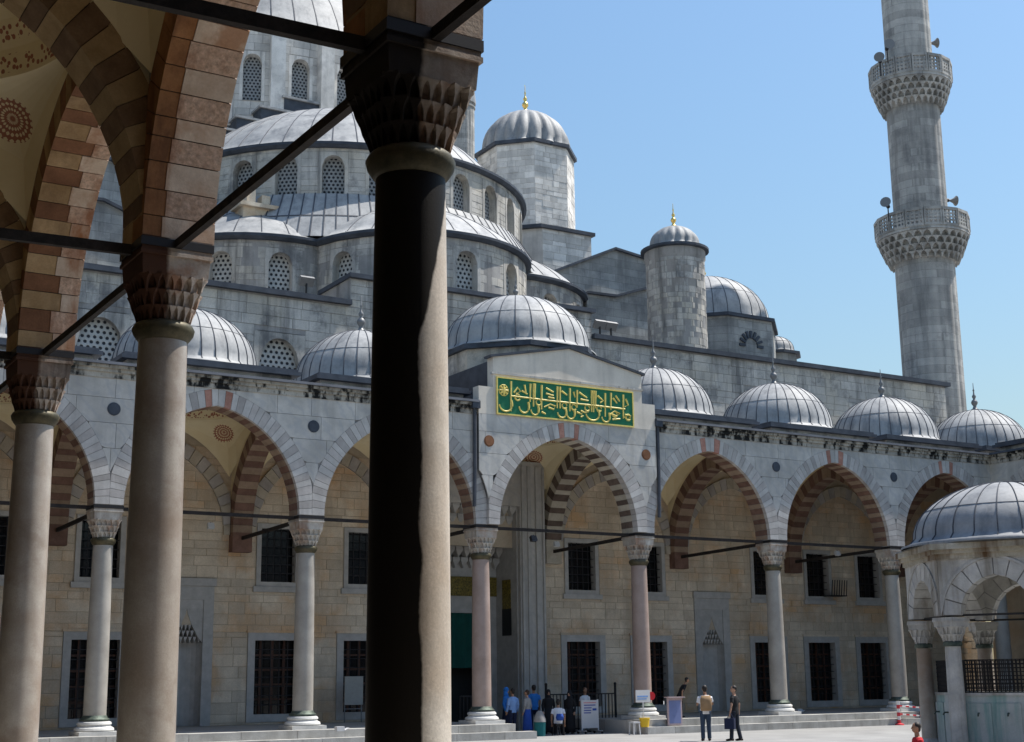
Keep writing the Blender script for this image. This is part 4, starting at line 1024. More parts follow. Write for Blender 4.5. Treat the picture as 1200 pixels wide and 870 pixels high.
# weight towers at the dome corners
for sx, lab in ((1, 0), (-1, 1)):
    cx, cy = HX + sx * 12.45, 22.0
    poly = [(HX + sx * (x - HX), y) for x, y in ((33.6, 20.9), (35.5, 19.0), (38.8, 19.0), (38.8, 26), (33.6, 26))]
    if sx < 0: poly = poly[::-1]
    b = MB(); b.prism(poly, ZT - .3, 26.1); B_ = b.build('tower_base', m_tower, H)
    masonry(B_, Fr((0, 19.0, 0), (1, 0, 0), (0, 1, 0)), *sorted((HX + sx * (35.5 - HX), HX + sx * (38.8 - HX))), ZT, 26.05, .34, (.5, 1.1), [], m_tower, .03, .006, 40)
    big = [(x + (1 if x > cx else -1) * .18, y + (1 if y > cy else -1) * .18) for x, y in poly]
    e = MB(); e.prism(big, 26.1, 26.3); e.build('eave', m_lead_dk, B_)
    t = MB(); ring = polyring(8, 2.85, (cx, cy), PI / 8); t.prism(ring, 26.2, 31.3); TW = t.build('weight_tower', m_tower, H)
    for i in range(8):
        p, q = Vector((*ring[i], 0)), Vector((*ring[(i + 1) % 8], 0)); L = (q - p).length; uu = (q - p) / L; nb = Vector((-uu.y, uu.x, 0))
        masonry(TW, Fr(p, uu, nb), 0, L, 26.3, 31.25, .31, (.35, .85), [], m_tower, .03, .01, 50 + i)
    e = MB(); e.prism(polyring(8, 3.05, (cx, cy), PI / 8), 31.3, 31.5); e.build('eave', m_lead_dk, TW)
    lead_dome(H, (cx, cy, 31.45), 2.55, 2.75, 0, flare=1.08, flute=20, finial=m_gold, fin_h=1.75, name='tower_dome')
# side buttress masses
def gable_block(name, pts, ya, yb, mat, seed):
    n = len(pts); mb = MB()
    mb.add([(x, ya, z) for x, z in pts] + [(x, yb, z) for x, z in pts], [tuple(range(n)), tuple(range(2 * n - 1, n - 1, -1))] + [(i, (i + 1) % n, n + (i + 1) % n, n + i) for i in range(n)])
    o = mb.build(name, mat, H); e = MB()
    for a, b in zip(pts, pts[1:]):
        if abs(a[0] - b[0]) > .3 and min(a[1], b[1]) > ZT + 1: e.beam((a[0], (ya + yb) / 2 - .06, a[1] + .05), (b[0], (ya + yb) / 2 - .06, b[1] + .05), (yb - ya) + .25, .12)
    if e.f: e.build('eave', m_lead_dk, o)
    return o
m_lime_b = stone('buttress_limestone', (.24, .245, .24), (.42, .415, .39), .9, .1, .12, streak=.5, streakc=(.1, .1, .1), spot=.4, spotc=(.1, .1, .11), bump=.4, brick=(1.0, .42, .7))
for mir in (1, -1):
    mx = lambda l: [(HX + mir * (x - HX), z) for x, z in l]
    gable_block('side_buttress', mx([(31.5, ZT - .3), (31.5, 21.4), (33.3, 22.1), (37.5, 24.05), (41.2, 23.6), (41.2, ZT - .3)]), 15.0, 19.0, m_lime_b, 1)
    gable_block('side_buttress', mx([(34.4, ZT - .3), (34.4, 20.75), (36.2, 20.8), (38.2, 21.5), (40.4, 21.3), (40.4, ZT - .3)]), 13.2, 15.0, m_lime_b, 2)
    # stair turret
    tx, ty = HX + mir * 12.95, 9.0
    mp = cyl((tx, ty), 1.44); t = MB(); t.lathe([(1.44, ZT - .3), (1.44, 21.6), (1.52, 21.75), (1.52, 22.1)], (tx, ty, 0), 32); TT = t.build('stair_turret', m_lime_core, H, smooth='auto')
    masonry(TT, mp, -PI * 1.44, PI * 1.44, ZT, 21.6, .30, (.35, .8), [], m_lime, .03, .008, 60 + mir)
    e = MB(); e.lathe([(1.45, 22.08), (1.7, 22.14), (1.7, 22.26), (1.3, 22.34)], (tx, ty, 0), 32); e.build('eave', m_lead_dk, TT)
    lead_dome(H, (tx, ty, 22.28), 1.22, 1.25, 0, flare=1.1, flute=16, finial=m_gold, fin_h=1.25, name='turret_dome')
    # corner dome on its octagonal drum
    cx, cy = HX + mir * 20.1, 15.5
    d = MB(); d.prism(polyring(8, 4.0, (cx, cy), PI / 8), ZT - .3, 20.3); D = d.build('corner_dome_drum', m_lime_b, H)
    e = MB(); e.prism(polyring(8, 4.2, (cx, cy), PI / 8), 20.3, 20.48); e.build('eave', m_lead_dk, D)
    w = MB(); a = -PI / 2
    for k in range(9):
        an = PI * k / 8; w.obox((cx + mir * 0 + .62 * math.cos(an), cy - 3.72, 18.8 + .62 * math.sin(an)), (math.cos(an), 0, math.sin(an)), (0, 1, 0), (-math.sin(an), 0, math.cos(an)), .2, .06, .07)
    w.build('fan_window', m_lead_dk, D)
    lead_dome(H, (cx, cy, 20.44), 3.5, 3.0, 28, flare=1.05, finial=m_gold, fin_h=1.2, name='corner_dome')
    cx, cy = HX + mir * 26.0, 16.5
    d = MB(); d.prism(polyring(8, 1.35, (cx, cy), PI / 8), ZT - .3, 19.75); D = d.build('small_dome_drum', m_lime_b, H)
    e = MB(); e.prism(polyring(8, 1.6, (cx, cy), PI / 8), 19.75, 19.9); e.build('eave', m_lead_dk, D)
    lead_dome(H, (cx, cy, 19.88), 1.15, 1.1, 16, flare=1.08, name='small_dome')
# ------------------------------------------------------------------ minarets
def minaret(label, c, zb, shafts, balc, cone):
    T = thing('minaret', label, 'minaret', (c[0], c[1], GZ), 'minarets')
    for (r, za, zb_) in shafts:
        mb = MB(); rf = lambda a, z: 1 + .028 * abs(math.cos(a * 10))
        mb.lathe([(r, za), (r, zb_)], (c[0], c[1], 0), 160, rf=rf); mb.build('shaft', m_minaret, T, smooth='auto')
        g = MB(); g.lathe([(r * 1.0, zb_ - .5), (r * 1.09, zb_ - .42), (r * 1.09, zb_ - .3), (r, zb_ - .2)], (c[0], c[1], 0), 48); g.build('moulding', m_minaret, T, smooth='auto')
    for (r, zm, zf, zp, rs) in balc:       # balcony: muqarnas from zm to floor zf, parapet to zp
        b = MB(); b.lathe([(rs, zm), (rs * 1.03, zm + .1), (r * .78, zm + (zf - zm) * .35), (r * .88, zf - .15), (r, zf - .12), (r, zf + .06), (rs, zf + .06)], (c[0], c[1], 0), 48); B_ = b.build('balcony', m_minaret, T)
        tiers = 4; th = (zf - .15 - zm) / tiers
        for k in range(tiers):
            mb = MB(); q = rs * 1.08 + (r * .99 - rs * 1.08) * ((k + .75) / tiers) ** .55; Nn = 30; za, ze = zm + th * k, zm + th * (k + 1)
            for i in range(Nn):
                ph = 2 * PI * (i + .5 * (k % 2)) / Nn; w = 2 * PI * q / Nn * .27; dx, dy = math.cos(ph), math.sin(ph); tx, ty = -dy, dx
                def p(rr, s_, z): return (c[0] + dx * rr + tx * s_, c[1] + dy * rr + ty * s_, z)
                rib(mb, p, q, q - .4, w / .27 * .5, za, ze, th, .1)
            mb.build('muqarnas_tier', m_minaret, B_)
        NP = 16
        for i in range(NP):
            a = 2 * PI * (i + .5) / NP; c_, s_ = math.cos(a), math.sin(a); hw = r * math.tan(PI / NP) * .97
            mid = Vector((c[0] + c_ * r * .985, c[1] + s_ * r * .985, 0)); tt = Vector((-s_, c_, 0)); nn = Vector((-c_, -s_, 0))
            pm = MB(); z0, z1 = zf + .05, zp
            # pierced slab: frame bars plus a grid of mullions
            f = Fr(mid, tt, nn)
            def bar(u0, u1, za, ze, dd=.05): pm.obox(f((u0 + u1) / 2, (za + ze) / 2), tt, nn, (0, 0, 1), abs(u1 - u0) / 2, dd, (ze - za) / 2)
            bar(-hw, hw, z0, z0 + .14); bar(-hw, hw, z1 - .16, z1, .08); bar(-hw, -hw + .09, z0 + .14, z1 - .16, .07); bar(hw - .09, hw, z0 + .14, z1 - .16, .07)
            for k in range(1, 4): bar(-hw + 2 * hw * k / 4 - .045, -hw + 2 * hw * k / 4 + .045, z0 + .14, z1 - .16, .04)
            for k in range(1, 4): zz = z0 + .14 + (z1 - z0 - .3) * k / 4; bar(-hw + .09, hw - .09, zz - .045, zz + .045, .036)
            pm.build('parapet_panel', m_minaret, B_)
    if cone:
        k = MB(); k.lathe([(cone[0] * 1.12, cone[1]), (cone[0] * 1.14, cone[1] + .2), (.06, cone[2]), (.001, cone[2] + .1)], (c[0], c[1], 0), 24); k.build('spire', m_lead, T, smooth='auto')
    return T
minaret('tall fluted minaret with two carved balconies at the right of the hall', (54.72, 9.0), 0,
        [(1.60, GZ, 24.6), (1.46, 24.6, 34.0), (1.29, 34.0, 43.5), (1.15, 43.5, 51)], [(2.55, 24.1, 25.65, 26.75, 1.6), (2.28, 33.3, 34.85, 36.0, 1.46), (2.0, 43, 44.7, 45.9, 1.29)], (1.15, 51, 62))
minaret('distant minaret tip with a lead spire behind the domed tower', (54.4, 62.0), 0,
        [(1.45, GZ, 45), (1.3, 45, 53.2)], [(2.2, 43, 44.8, 46, 1.45)], (1.3, 53.2, 66))
# horn loudspeakers on the balconies
def horn(label, p, dirn):
    T = thing('loudspeaker', label, 'loudspeaker', p, 'loudspeakers on the minaret'); d = Vector(dirn).normalized(); p = Vector(p)
    b = MB(); b.tube([p, p + d * .15, p + d * .35, p + d * .5], [.06, .08, .16, .3], 14); b.build('horn', m_finial, T, smooth='auto')
    k = MB(); k.tube([p - d * .2, p + d * .02], .11, 12); k.build('driver', m_iron, T)
    r = MB(); r.beam(p - d * .1, p - d * .1 - Vector((0, 0, .9)), .05); r.build('bracket', m_iron, T)
def ray(x, y): return (R_ * ((x - 600) / 1655.5) + U_ * (-(y - 435) / 1655.5) + F_)
def onY(x, y, Y): d = ray(x, y); return CAM + d * ((Y - CAM.y) / d.y)
def onZ(x, y, Z): d = ray(x, y); return CAM + d * ((Z - CAM.z) / d.z)
horn('grey horn loudspeaker left of the lower minaret balcony', onY(1040, 241, 8.3), (-.8, -.5, .1))
horn('small horn loudspeaker right of the lower minaret balcony', onY(1111, 235, 8.6), (.9, -.3, 0))
horn('dark horn loudspeaker on the left rail of the upper minaret balcony', onY(1031, 71, 8.4), (-.7, -.6, 0))
horn('dark horn loudspeaker on the right of the upper minaret balcony', onY(1089, 51, 8.5), (.9, -.4, .1))
horn('dark horn loudspeaker in front of the upper minaret shaft', onY(1040, 56, 7.6), (-.5, -.8, 0))
# ------------------------------------------------------------------ courtyard fountain
FC = (23.9, -20.4); FRr = 2.27
F = thing('ablution_fountain', 'hexagonal marble fountain house with a small lead dome at right', 'fountain', (FC[0], FC[1], GZ))
m_fmar = stone('fountain_marble', (.40, .385, .35), (.56, .54, .50), 2.5, .1, .1, streak=.75, streakc=(.16, .13, .09), bump=.25, vein=.25)
m_fgreen = stone('green_stained_marble', (.36, .40, .38), (.52, .54, .52), 1.6, .08, .08, streak=.95, streakc=(.09, .27, .24), bump=.2)
V = [Vector((FC[0] + FRr * math.cos(PI / 3 * k), FC[1] + FRr * math.sin(PI / 3 * k), 0)) for k in range(6)]
for k in range(6):
    x, y = V[k].x, V[k].y
    s = MB(); s.lathe([(.2, GZ + .45), (.2, 1.0), (.185, 2.22)], (x, y, 0), 20); c = s.build('column', m_fmar if k in (3, 4, 5) else m_granite, F, smooth='auto')
    b = MB(); b.lathe([(.3, GZ), (.3, GZ + .25), (.26, GZ + .3), (.27, GZ + .38), (.2, GZ + .46)], (x, y, 0), 20); b.build('base', m_fmar, c, smooth='auto')
    r = MB(); r.lathe([(.19, 2.18), (.225, 2.2), (.225, 2.28), (.2, 2.3)], (x, y, 0), 20); r.build('necking_ring', m_bronze, c, smooth='auto')
    capital(c, x, y, 2.28, 2.86, .2, .30, m_fmar, tiers=2, N=14, rot=PI / 3 * k)
    a, b2 = V[k], V[(k + 1) % 6]; mid = (a + b2) / 2; L = (b2 - a).length; uu = (b2 - a) / L; nb = -Vector((mid.x - FC[0], mid.y - FC[1], 0)).normalized()
    fr = Fr(mid, uu, nb); hs = L / 2 - .30; rise = hs * 1.12
    core = MB(); zs_ = 2.9
    def vf(mb, t0, t1, d0, d1, s0, s1, side, gap): vous(mb, fr, zs_, hs, rise, t0, t1, d0, d1, s0, s1, side, L / 2 + .1, gap)
    for side in (-1, 1):
        for i in range(10): vf(core, .02, .38, -.27, .27, i / 10, (i + 1) / 10, side, 0)
    A = core.build('arch', m_facade_core, F)
    for side in (-1, 1):
        for i in range(5): mb = MB(); vf(mb, 0, .4, -.30, .28, i / 5, (i + 1) / 5, side, .012); mb.build('voussoir', m_fmar, A)
    hk = MB(); vf(hk, -.03, .03, -.33, -.28, 0, 1, 1, 0) if 0 else None
    sp = MB(); n = 20; H2 = L / 2 + .16
    for i in range(n):
        u0, u1 = -H2 + 2 * H2 * i / n, -H2 + 2 * H2 * (i + 1) / n
        for d in (-.285, .25): sp.quad(fr(u0, zs_ + archz(u0, hs, rise, .38), d), fr(u1, zs_ + archz(u1, hs, rise, .38), d), fr(u1, 4.26, d), fr(u0, 4.26, d))
    sp.build('spandrel', m_fmar, F)
    ar = MB()
    for side in (-1, 1):
        for i in range(10): vf(ar, .4, .46, -.32, -.2, i / 10, (i + 1) / 10, side, 0)
    ar.build('archivolt', m_fmar, A)
    t = MB(); t.beam(a + Vector((0, 0, 2.91)), b2 + Vector((0, 0, 2.91)), .05); t.build('tie_bar', m_iron, F)
    # basin wall and grille between the columns
    if True:
        f3 = Fr(mid + nb * .25, uu, nb); w = MB(); W2 = L / 2 - .12
        w.obox(f3(0, .27, 0), uu, nb, (0, 0, 1), W2, .07, .77); bw = w.build('basin_wall', m_fgreen, F)
        for q in range(3):
            pmb = MB(); pmb.obox(f3(-W2 + W2 * (2 * q + 1) / 3, .25, -.085), uu, nb, (0, 0, 1), W2 / 3 - .05, .02, .6); pmb.build('carved_panel', m_fgreen, bw)
            tp = MB(); p0 = f3(-W2 + W2 * (2 * q + 1) / 3, .62, -.1); tp.tube([p0, p0 - nb * .1, p0 - nb * .14 - Vector((0, 0, .06))], .02, 8); tp.build('tap', m_bronze, bw)
        cp = MB(); cp.obox(f3(0, 1.06, 0), uu, nb, (0, 0, 1), W2, .1, .03); cp.build('coping', m_fmar, bw)
        g_ = MB()
        for i in range(22): u = -W2 + 2 * W2 * (i + .5) / 22; g_.beam(f3(u, 1.08, 0), f3(u, 1.86, 0), .022)
        for i in range(9): g_.beam(f3(-W2, 1.1 + .76 * i / 8, .012), f3(W2, 1.1 + .76 * i / 8, .012), .022)
        g_.build('iron_grille', m_iron, F)
hexr = lambda r: [(FC[0] + r * math.cos(PI / 3 * k), FC[1] + r * math.sin(PI / 3 * k)) for k in range(6)]
e = MB(); e.prism(hexr(2.66), 4.24, 4.36); e.prism(hexr(2.74), 4.36, 4.46); e.prism(hexr(2.84), 4.46, 4.60); E_ = e.build('cornice', stone('fountain_cornice', (.3, .27, .2), (.5, .46, .38), 3, .1, .12, streak=1.0, streakc=(.12, .07, .035), bump=.3), F)
t = MB(); t.prism(hexr(2.8), 4.6, 4.64); t.build('lead_skirt', m_lead, F)
lead_dome(F, (FC[0], FC[1], 4.63), 2.28, 1.62, 26, flare=1.14, seamw=.03)
cl = MB(); cl.lathe([(2.2, 4.2), (1.9, 4.75), (1.2, 5.3), (.4, 5.6), (.01, 5.65)], (FC[0], FC[1], 0), 24, caps=False); cl.build('inner_vault', m_brown, F, smooth=True)
bs = MB(); bs.prism(hexr(1.7), GZ, 1.0); bs.build('water_tank', m_fgreen, F)
st = MB(); st.prism(hexr(3.0), GZ + .004, GZ + .12); st.build('plinth_step', m_step, F)

# ------------------------------------------------------------------ people
m_skin = plain('skin', (.42, .24, .16), .55, 0, .06); m_skin2 = plain('tanned_skin', (.33, .18, .11), .55, 0, .06)
m_hair = plain('dark_hair', (.018, .013, .01), .6, 0, .2); m_hairb = plain('brown_hair', (.05, .025, .015), .6, 0, .2)
def cloth(n, c): return plain(n, c, .9, 0, .16, 7)
m_jeans = cloth('blue_denim', (.035, .055, .09)); m_jeansd = cloth('dark_denim', (.016, .02, .032)); m_black = cloth('black_cloth', (.012, .012, .014)); m_white = cloth('white_cloth', (.72, .72, .74))
m_tan = cloth('tan_canvas', (.30, .19, .10)); m_lblue = cloth('light_blue_cloth', (.20, .34, .62)); m_sky = cloth('bright_blue_cloth', (.03, .19, .55)); m_royal = cloth('royal_blue_cloth', (.02, .07, .32)); m_red = cloth('red_cloth', (.42, .012, .02)); m_grey = cloth('grey_cloth', (.28, .27, .26)); m_shoe = plain('shoe_leather', (.02, .016, .014), .5); m_navy = cloth('navy_cloth', (.012, .018, .05)); m_teal = cloth('teal_cloth', (.01, .12, .13))
def remesh(o, v):
    m = o.modifiers.new('remesh', 'REMESH'); m.mode = 'VOXEL'; m.voxel_size = v; m.use_smooth_shade = True
    s = o.modifiers.new('smooth', 'SMOOTH'); s.factor = .5; s.iterations = 2
def loft(mb, secs, n=16):
    vs = []
    for (x, y, z, rx, ry) in secs:
        for i in range(n): a = 2 * PI * i / n; vs.append((x + rx * math.cos(a), y + ry * math.sin(a), z))
    k = len(secs)
    mb.add(vs, [(j * n + i, j * n + (i + 1) % n, (j + 1) * n + (i + 1) % n, (j + 1) * n + i) for j in range(k - 1) for i in range(n)] + [tuple(range(n - 1, -1, -1)), tuple((k - 1) * n + i for i in range(n))])
def hand(mb, p, d, side):
    d = Vector(d).normalized(); p = Vector(p); s = d.cross(Vector((0, 1, .2))).normalized()
    if s.length < .1: s = Vector((1, 0, 0))
    n = s.cross(d).normalized()
    mb.tube([p - d * .02, p + d * .04, p + d * .085], [.026, .036, .034], 8, flat=(1.1, .62))
    for k, L in ((-1.5, .055), (-.5, .072), (.5, .068), (1.5, .052)):
        b = p + d * .08 + s * (k * .018); mb.tube([b, b + d * L * .5 + n * .004, b + d * L * .9 + n * .02], [.0105, .0095, .0085], 6)
    b = p + d * .02 + s * (.033 * side); mb.tube([b, b + s * .022 * side + d * .03, b + s * .025 * side + d * .06 + n * .012], [.013, .0115, .0095], 6)
def person(label, loc, yaw, h=1.72, shirt=m_white, legs=m_jeans, hair=m_hair, skin=m_skin, arms=None, sleeve=.5, pose='stand', legd=(.09, .09), turn=0.0, scarf=None, robe=None, lean=0.0, extra=None, stride=(0, 0), group=None):
    """figure facing local +Y; built at 1.72 m then scaled"""
    T = thing('person', label, 'person', loc, 'visitors in the courtyard'); WL[T.name] = Vector((0, 0, 0)); k = h / 1.72
    T.scale = (k, k, k); T.rotation_euler = (0, 0, yaw)
    sit = pose == 'sit'; oz = -.44 if sit else 0.0
    L = lambda z: lean * max(0, z - .95)             # forward lean
    def tp(x, y, z): return Vector((x, y + L(z), z + oz))
    hips = {}
    body = MB(); tr = MB(); sh = MB()
    for s, st in ((-1, stride[0]), (1, stride[1])):
        if sit: J = [tp(s * .1, 0, .95), tp(s * .14, .42, .93), Vector((s * .14, .46, .06))]
        else: J = [tp(s * .09, 0, .92), Vector((s * .1, st * .45 + .03, .49)), Vector((s * .11, st, .09))]
        body.tube(J, [.075, .055, .042], 12); tr.tube([J[0] + Vector((0, 0, .02)), (J[0] + J[1]) / 2, J[1], (J[1] + J[2]) / 2, J[2] + Vector((0, 0, -.02))], [.1, .088, .072, .068, .066], 14)
        f = MB(); b = J[2]; f.tube([Vector((b.x, b.y - .07, .045)), Vector((b.x, b.y + .02, .05)), Vector((b.x + s * .01, b.y + .12, .035)), Vector((b.x + s * .015, b.y + .19, .028))], [.042, .048, .042, .028], 10, flat=(1, .85)); f.tube([Vector((b.x, b.y - .01, .03)), Vector((b.x, b.y, .13))], .045, 10)
        o = f.build('shoe', m_shoe, T, smooth=True)
    loft(tr, [(0, 0 + L(.86), .84 + oz, .13, .09), (0, L(.9), .9 + oz, .168, .115), (0, L(.97), .98 + oz, .16, .108), (0, L(1.04), 1.04 + oz, .145, .1)])
    tors = [(.84, .15, .105), (.95, .16, .11), (1.06, .148, .1), (1.18, .165, .112), (1.3, .185, .112), (1.38, .175, .1), (1.43, .12, .075)]
    loft(body, [(0, L(z), z + oz, a * .86, b * .86) for z, a, b in tors])
    loft(sh, [(0, L(z), z + oz, a + .012, b + .014) for z, a, b in tors])
    body.tube([tp(0, 0, 1.4), tp(0, .01, 1.52)], [.06, .052], 12)
    arms = arms or (((-.24, -.03, 1.13), (-.24, .05, .88)), ((.24, -.03, 1.13), (.24, .05, .88)))
    for s, (E1, W1) in zip((-1, 1), arms):
        S = tp(s * .175, 0, 1.37); E1 = tp(*E1); W1 = tp(*W1)
        body.tube([S, (S + E1) / 2, E1, (E1 + W1) / 2, W1], [.05, .042, .037, .034, .026], 10); hand(body, W1, W1 - E1, -s)
        q = [S, S + (E1 - S) * .5, E1] if sleeve <= 1 else [S, (S + E1) / 2, E1, (E1 + W1) / 2, W1]
        if sleeve <= .5: q = [S, S + (E1 - S) * .35, S + (E1 - S) * .7]
        sh.tube(q, [.066, .06, .058, .05, .042][:len(q)], 12)
    c, sn = math.cos(turn), math.sin(turn); hc = tp(0, .015, 1.63)
    body.ellipsoid(hc, (.074, .092, .112), 16, 12)
    def hp(x, y, z): return hc + Vector((c * x - sn * y, sn * x + c * y, z))
    body.tube([hp(0, .05, -.06), hp(0, .075, -.085)], [.05, .035], 10)             # jaw
    body.tube([hp(0, .085, .02), hp(0, .105, -.015), hp(0, .09, -.03)], [.012, .018, .012], 8)     # nose
    for s in (-1, 1): body.ellipsoid(hp(s * .077, 0, -.005), (.014, .025, .034), 8, 6)
    B = body.build('body', skin, T); remesh(B, .011)
    ey = MB()
    for s in (-1, 1): ey.ellipsoid(hp(s * .03, .084, .012), (.011, .009, .008), 8, 6)
    ey.tube([hp(-.024, .084, -.052), hp(0, .092, -.054), hp(.024, .084, -.052)], .005, 6)
    ey.build('eyes', m_hair, T)
    hm = MB()
    if scarf:
        hm.ellipsoid(hp(0, -.015, .015), (.098, .11, .125), 16, 12); loft(hm, [(hc.x, hc.y - .03, hc.z - .26, .16, .11), (hc.x, hc.y - .03, hc.z - .15, .11, .095), (hc.x, hc.y - .025, hc.z - .02, .095, .09)])
        o = hm.build('headscarf', scarf, T, smooth=True)
    else:
        hm.ellipsoid(hp(0, -.022, .028), (.083, .09, .096), 16, 12); hm.ellipsoid(hp(0, -.045, -.03), (.068, .055, .07), 12, 8)
        o = hm.build('hair', hair, T, smooth=True)
    o = sh.build('shirt', shirt, T); remesh(o, .014)
    if robe:
        rb = MB(); loft(rb, [(0, 0, .06, .24, .2), (0, 0, .3, .22, .185), (0, 0, .7, .19, .15), (0, L(1), 1.0, .17, .125)] if not sit else [(0, .25, .1, .28, .3), (0, .2, .4, .26, .32), (0, 0, .62, .19, .15)]); rb.build('skirt', robe, T, smooth=True)
    else:
        o = tr.build('trousers', legs, T); remesh(o, .014)
    if extra: extra(T, tp)
    return T
def backpack(T, tp):
    b = MB(); loft(b, [(0, -.17, .94, .16, .06), (0, -.19, .99, .185, .085), (0, -.19, 1.28, .185, .085), (0, -.17, 1.42, .15, .06)]); b.build('backpack', m_tan, T, smooth=True)
    s = MB()
    for q in (-1, 1): s.tube([Vector((q * .1, -.14, 1.36)), Vector((q * .12, .02, 1.42)), Vector((q * .13, .12, 1.3)), Vector((q * .12, .05, 1.08))], .018, 8)
    s.build('shoulder_strap', m_tan, T)
def handbag(T, tp):
    b = MB(); b.obox((-.33, .03, .55), (1, 0, 0), (0, 1, 0), (0, 0, 1), .07, .17, .17); b.build('shoulder_bag', m_navy, T)
    s = MB(); s.tube([(-.33, -.12, .7), (-.3, 0, .86), (-.33, .16, .7)], .012, 6); s.build('bag_strap', m_navy, T)
def daypack(T, tp):
    b = MB(); loft(b, [(.07, -.2, .98 - .44, .12, .08), (.07, -.23, 1.1 - .44, .15, .1), (.07, -.2, 1.22 - .44, .11, .07)]); b.build('day_bag', m_royal, T, smooth=True)
def ground(x, y, z=GZ): q = onZ(x, y, z); return (q.x, q.y, z)
up_arms = (((-.25, .06, 1.12), (-.18, .28, 1.2)), ((.25, .08, 1.14), (.16, .3, 1.28)))
def camera_item(T, tp):
    b = MB(); b.obox((.02, .34, 1.32), (1, 0, 0), (0, 1, 0), (0, 0, 1), .075, .04, .05); b.tube([(.02, .37, 1.32), (.02, .44, 1.32)], .035, 10); b.build('held_camera', m_iron, T)
q = ground(828, 868.5)
person('man in white shirt and jeans with a tan backpack on the sunny pavement', q, math.radians(-30), 1.74, m_white, m_jeans, m_hair, m_skin2, up_arms, .5, extra=lambda T, tp: (backpack(T, tp), camera_item(T, tp)), stride=(-.03, .05))
q = ground(862.5, 868.5)
person('man in black t-shirt and dark jeans holding a bag on the pavement', q, math.radians(25), 1.72, m_black, m_jeansd, m_hair, m_skin, (((-.26, -.02, 1.12), (-.3, .03, .86)), ((.27, -.04, 1.13), (.31, .0, .89))), .5, turn=.6, extra=handbag, stride=(.1, -.12))
CZ = GZ
def at(x, Y): d = ray(x, 840); t = (Y - CAM.y) / d.y; q = CAM + d * t; return (q.x, q.y, CZ)
G_ = None
person('man in light blue shirt and dark trousers at the portal steps', at(601, 1.2), math.radians(5), 1.68, m_lblue, m_navy, m_hair, m_skin2, None, 1.5)
person('woman in a bright blue headscarf behind the light blue shirt', at(593.5, 2.2), math.radians(-140), 1.7, m_sky, m_navy, m_hair, m_skin, None, 1.5, scarf=m_sky, robe=m_navy)
person('woman in grey top with a long royal blue wrap skirt', at(618, 1.0), math.radians(30), 1.62, m_grey, m_navy, m_hairb, m_skin, None, 1.5, robe=m_royal)
person('man in bright blue shirt standing among the portal crowd', at(626, 2.6), math.radians(-10), 1.78, m_sky, m_navy, m_hair, m_skin2, None, .5)
person('woman in black robe and scarf beside the portal railing', at(643, 1.8), math.radians(160), 1.6, m_black, m_black, m_hair, m_skin, None, 1.5, scarf=m_black, robe=m_black)
person('seated man in white shirt with a blue bag on his back', at(654, 0.3), math.radians(-35), 1.7, m_white, m_black, m_hair, m_skin2, None, .5, pose='sit', lean=.35, extra=daypack)
person('person in black robe between the seated man and the notice board', at(668, 1.3), math.radians(120), 1.55, m_black, m_black, m_hair, m_skin, None, 1.5, scarf=m_black, robe=m_black)
person('man in white shirt behind the white notice board', at(686, 2.2), math.radians(185), 1.66, m_white, m_grey, m_hairb, m_skin2, None, .5)
person('dark haired person leaning behind the blue display stand', (at(797, .6)[0], .6, 0.0), math.radians(-110), 1.5, m_black, m_black, m_hair, m_skin2, None, .5, lean=.55)
g0 = CAM + ray(1078, 905) * 27.0
person('seated girl in red top beside the fountain column', (g0.x, g0.y, GZ), math.radians(60), 1.5, m_red, m_red, m_hair, m_skin2, None, 1.5, pose='sit')
# seat blocks under seated people
def stool(label, loc, w=.17, h=.44, mat=None):
    T = thing('stool', label, 'stool', loc, 'low stools'); x, y, z = loc
    s = MB(); s.box(x - w, x + w, y - w, y + w, z + h - .05, z + h); s.build('seat', mat, T)
    for i in (-1, 1):
        for j in (-1, 1): l = MB(); l.beam((x + i * w * .8, y + j * w * .8, z + h - .05), (x + i * w * .95, y + j * w * .95, z), .035); l.build('leg', mat, T)
m_plw = plain('white_plastic', (.6, .6, .6), .5, 0, .04)
a = at(654, .3); stool('dark low stool under the seated man in white', (a[0], a[1], GZ), .16, .42, m_iron)
stool('low wooden stool under the girl in red', (g0.x, g0.y, GZ), .16, .40, m_shutter)
a = at(726.5, -.4); stool('white plastic stool left of the column base', (a[0], -.4 - .9, GZ + .0), .15, .46, m_plw)
# ------------------------------------------------------------------ signs and street furniture
m_signw = plain('white_sign_board', (.52, .52, .53), .5, 0, .04); m_blueink = plain('blue_print', (.05, .07, .28), .6); m_redink = plain('pink_print', (.5, .22, .24), .6); m_bluep = plain('blue_poster', (.16, .2, .38), .6, 0, .15, 3); m_pinkf = plain('pinkish_frame', (.42, .33, .34), .6); m_yel = plain('yellow_plastic', (.75, .48, .02), .5)
q0, q1 = onZ(674, 860, GZ), onZ(709, 860, GZ)
T = thing('notice_board', 'white notice board on wheeled frame with lines of blue print', 'sign', ((q0.x + q1.x) / 2, .75, GZ)); x0, x1, y = q0.x + .05, q1.x - .02, .75
b = MB(); b.box(x0, x1, y, y + .05, GZ + .2, .72); BO = b.build('board', m_signw, T)
w = x1 - x0
for k, (a, b_, z, m) in enumerate(((.08, .9, .63, m_redink), (.1, .86, .54, m_blueink), (.1, .6, .44, m_blueink), (.1, .58, .35, m_blueink), (.1, .56, .26, m_blueink), (.66, .92, .4, m_royal))):
    s = MB(); s.box(x0 + w * a, x0 + w * b_, y - .004, y + .01, z - (.06 if k == 5 else .02), z + .02); s.build('print_line', m, BO)
f = MB()
for xx in (x0 - .04, x1): f.box(xx, xx + .04, y, y + .05, GZ + .1, .75); f.beam((xx + .02, y - .25, GZ + .1), (xx + .02, y + .3, GZ + .1), .04)
f.build('frame', m_signw, T)
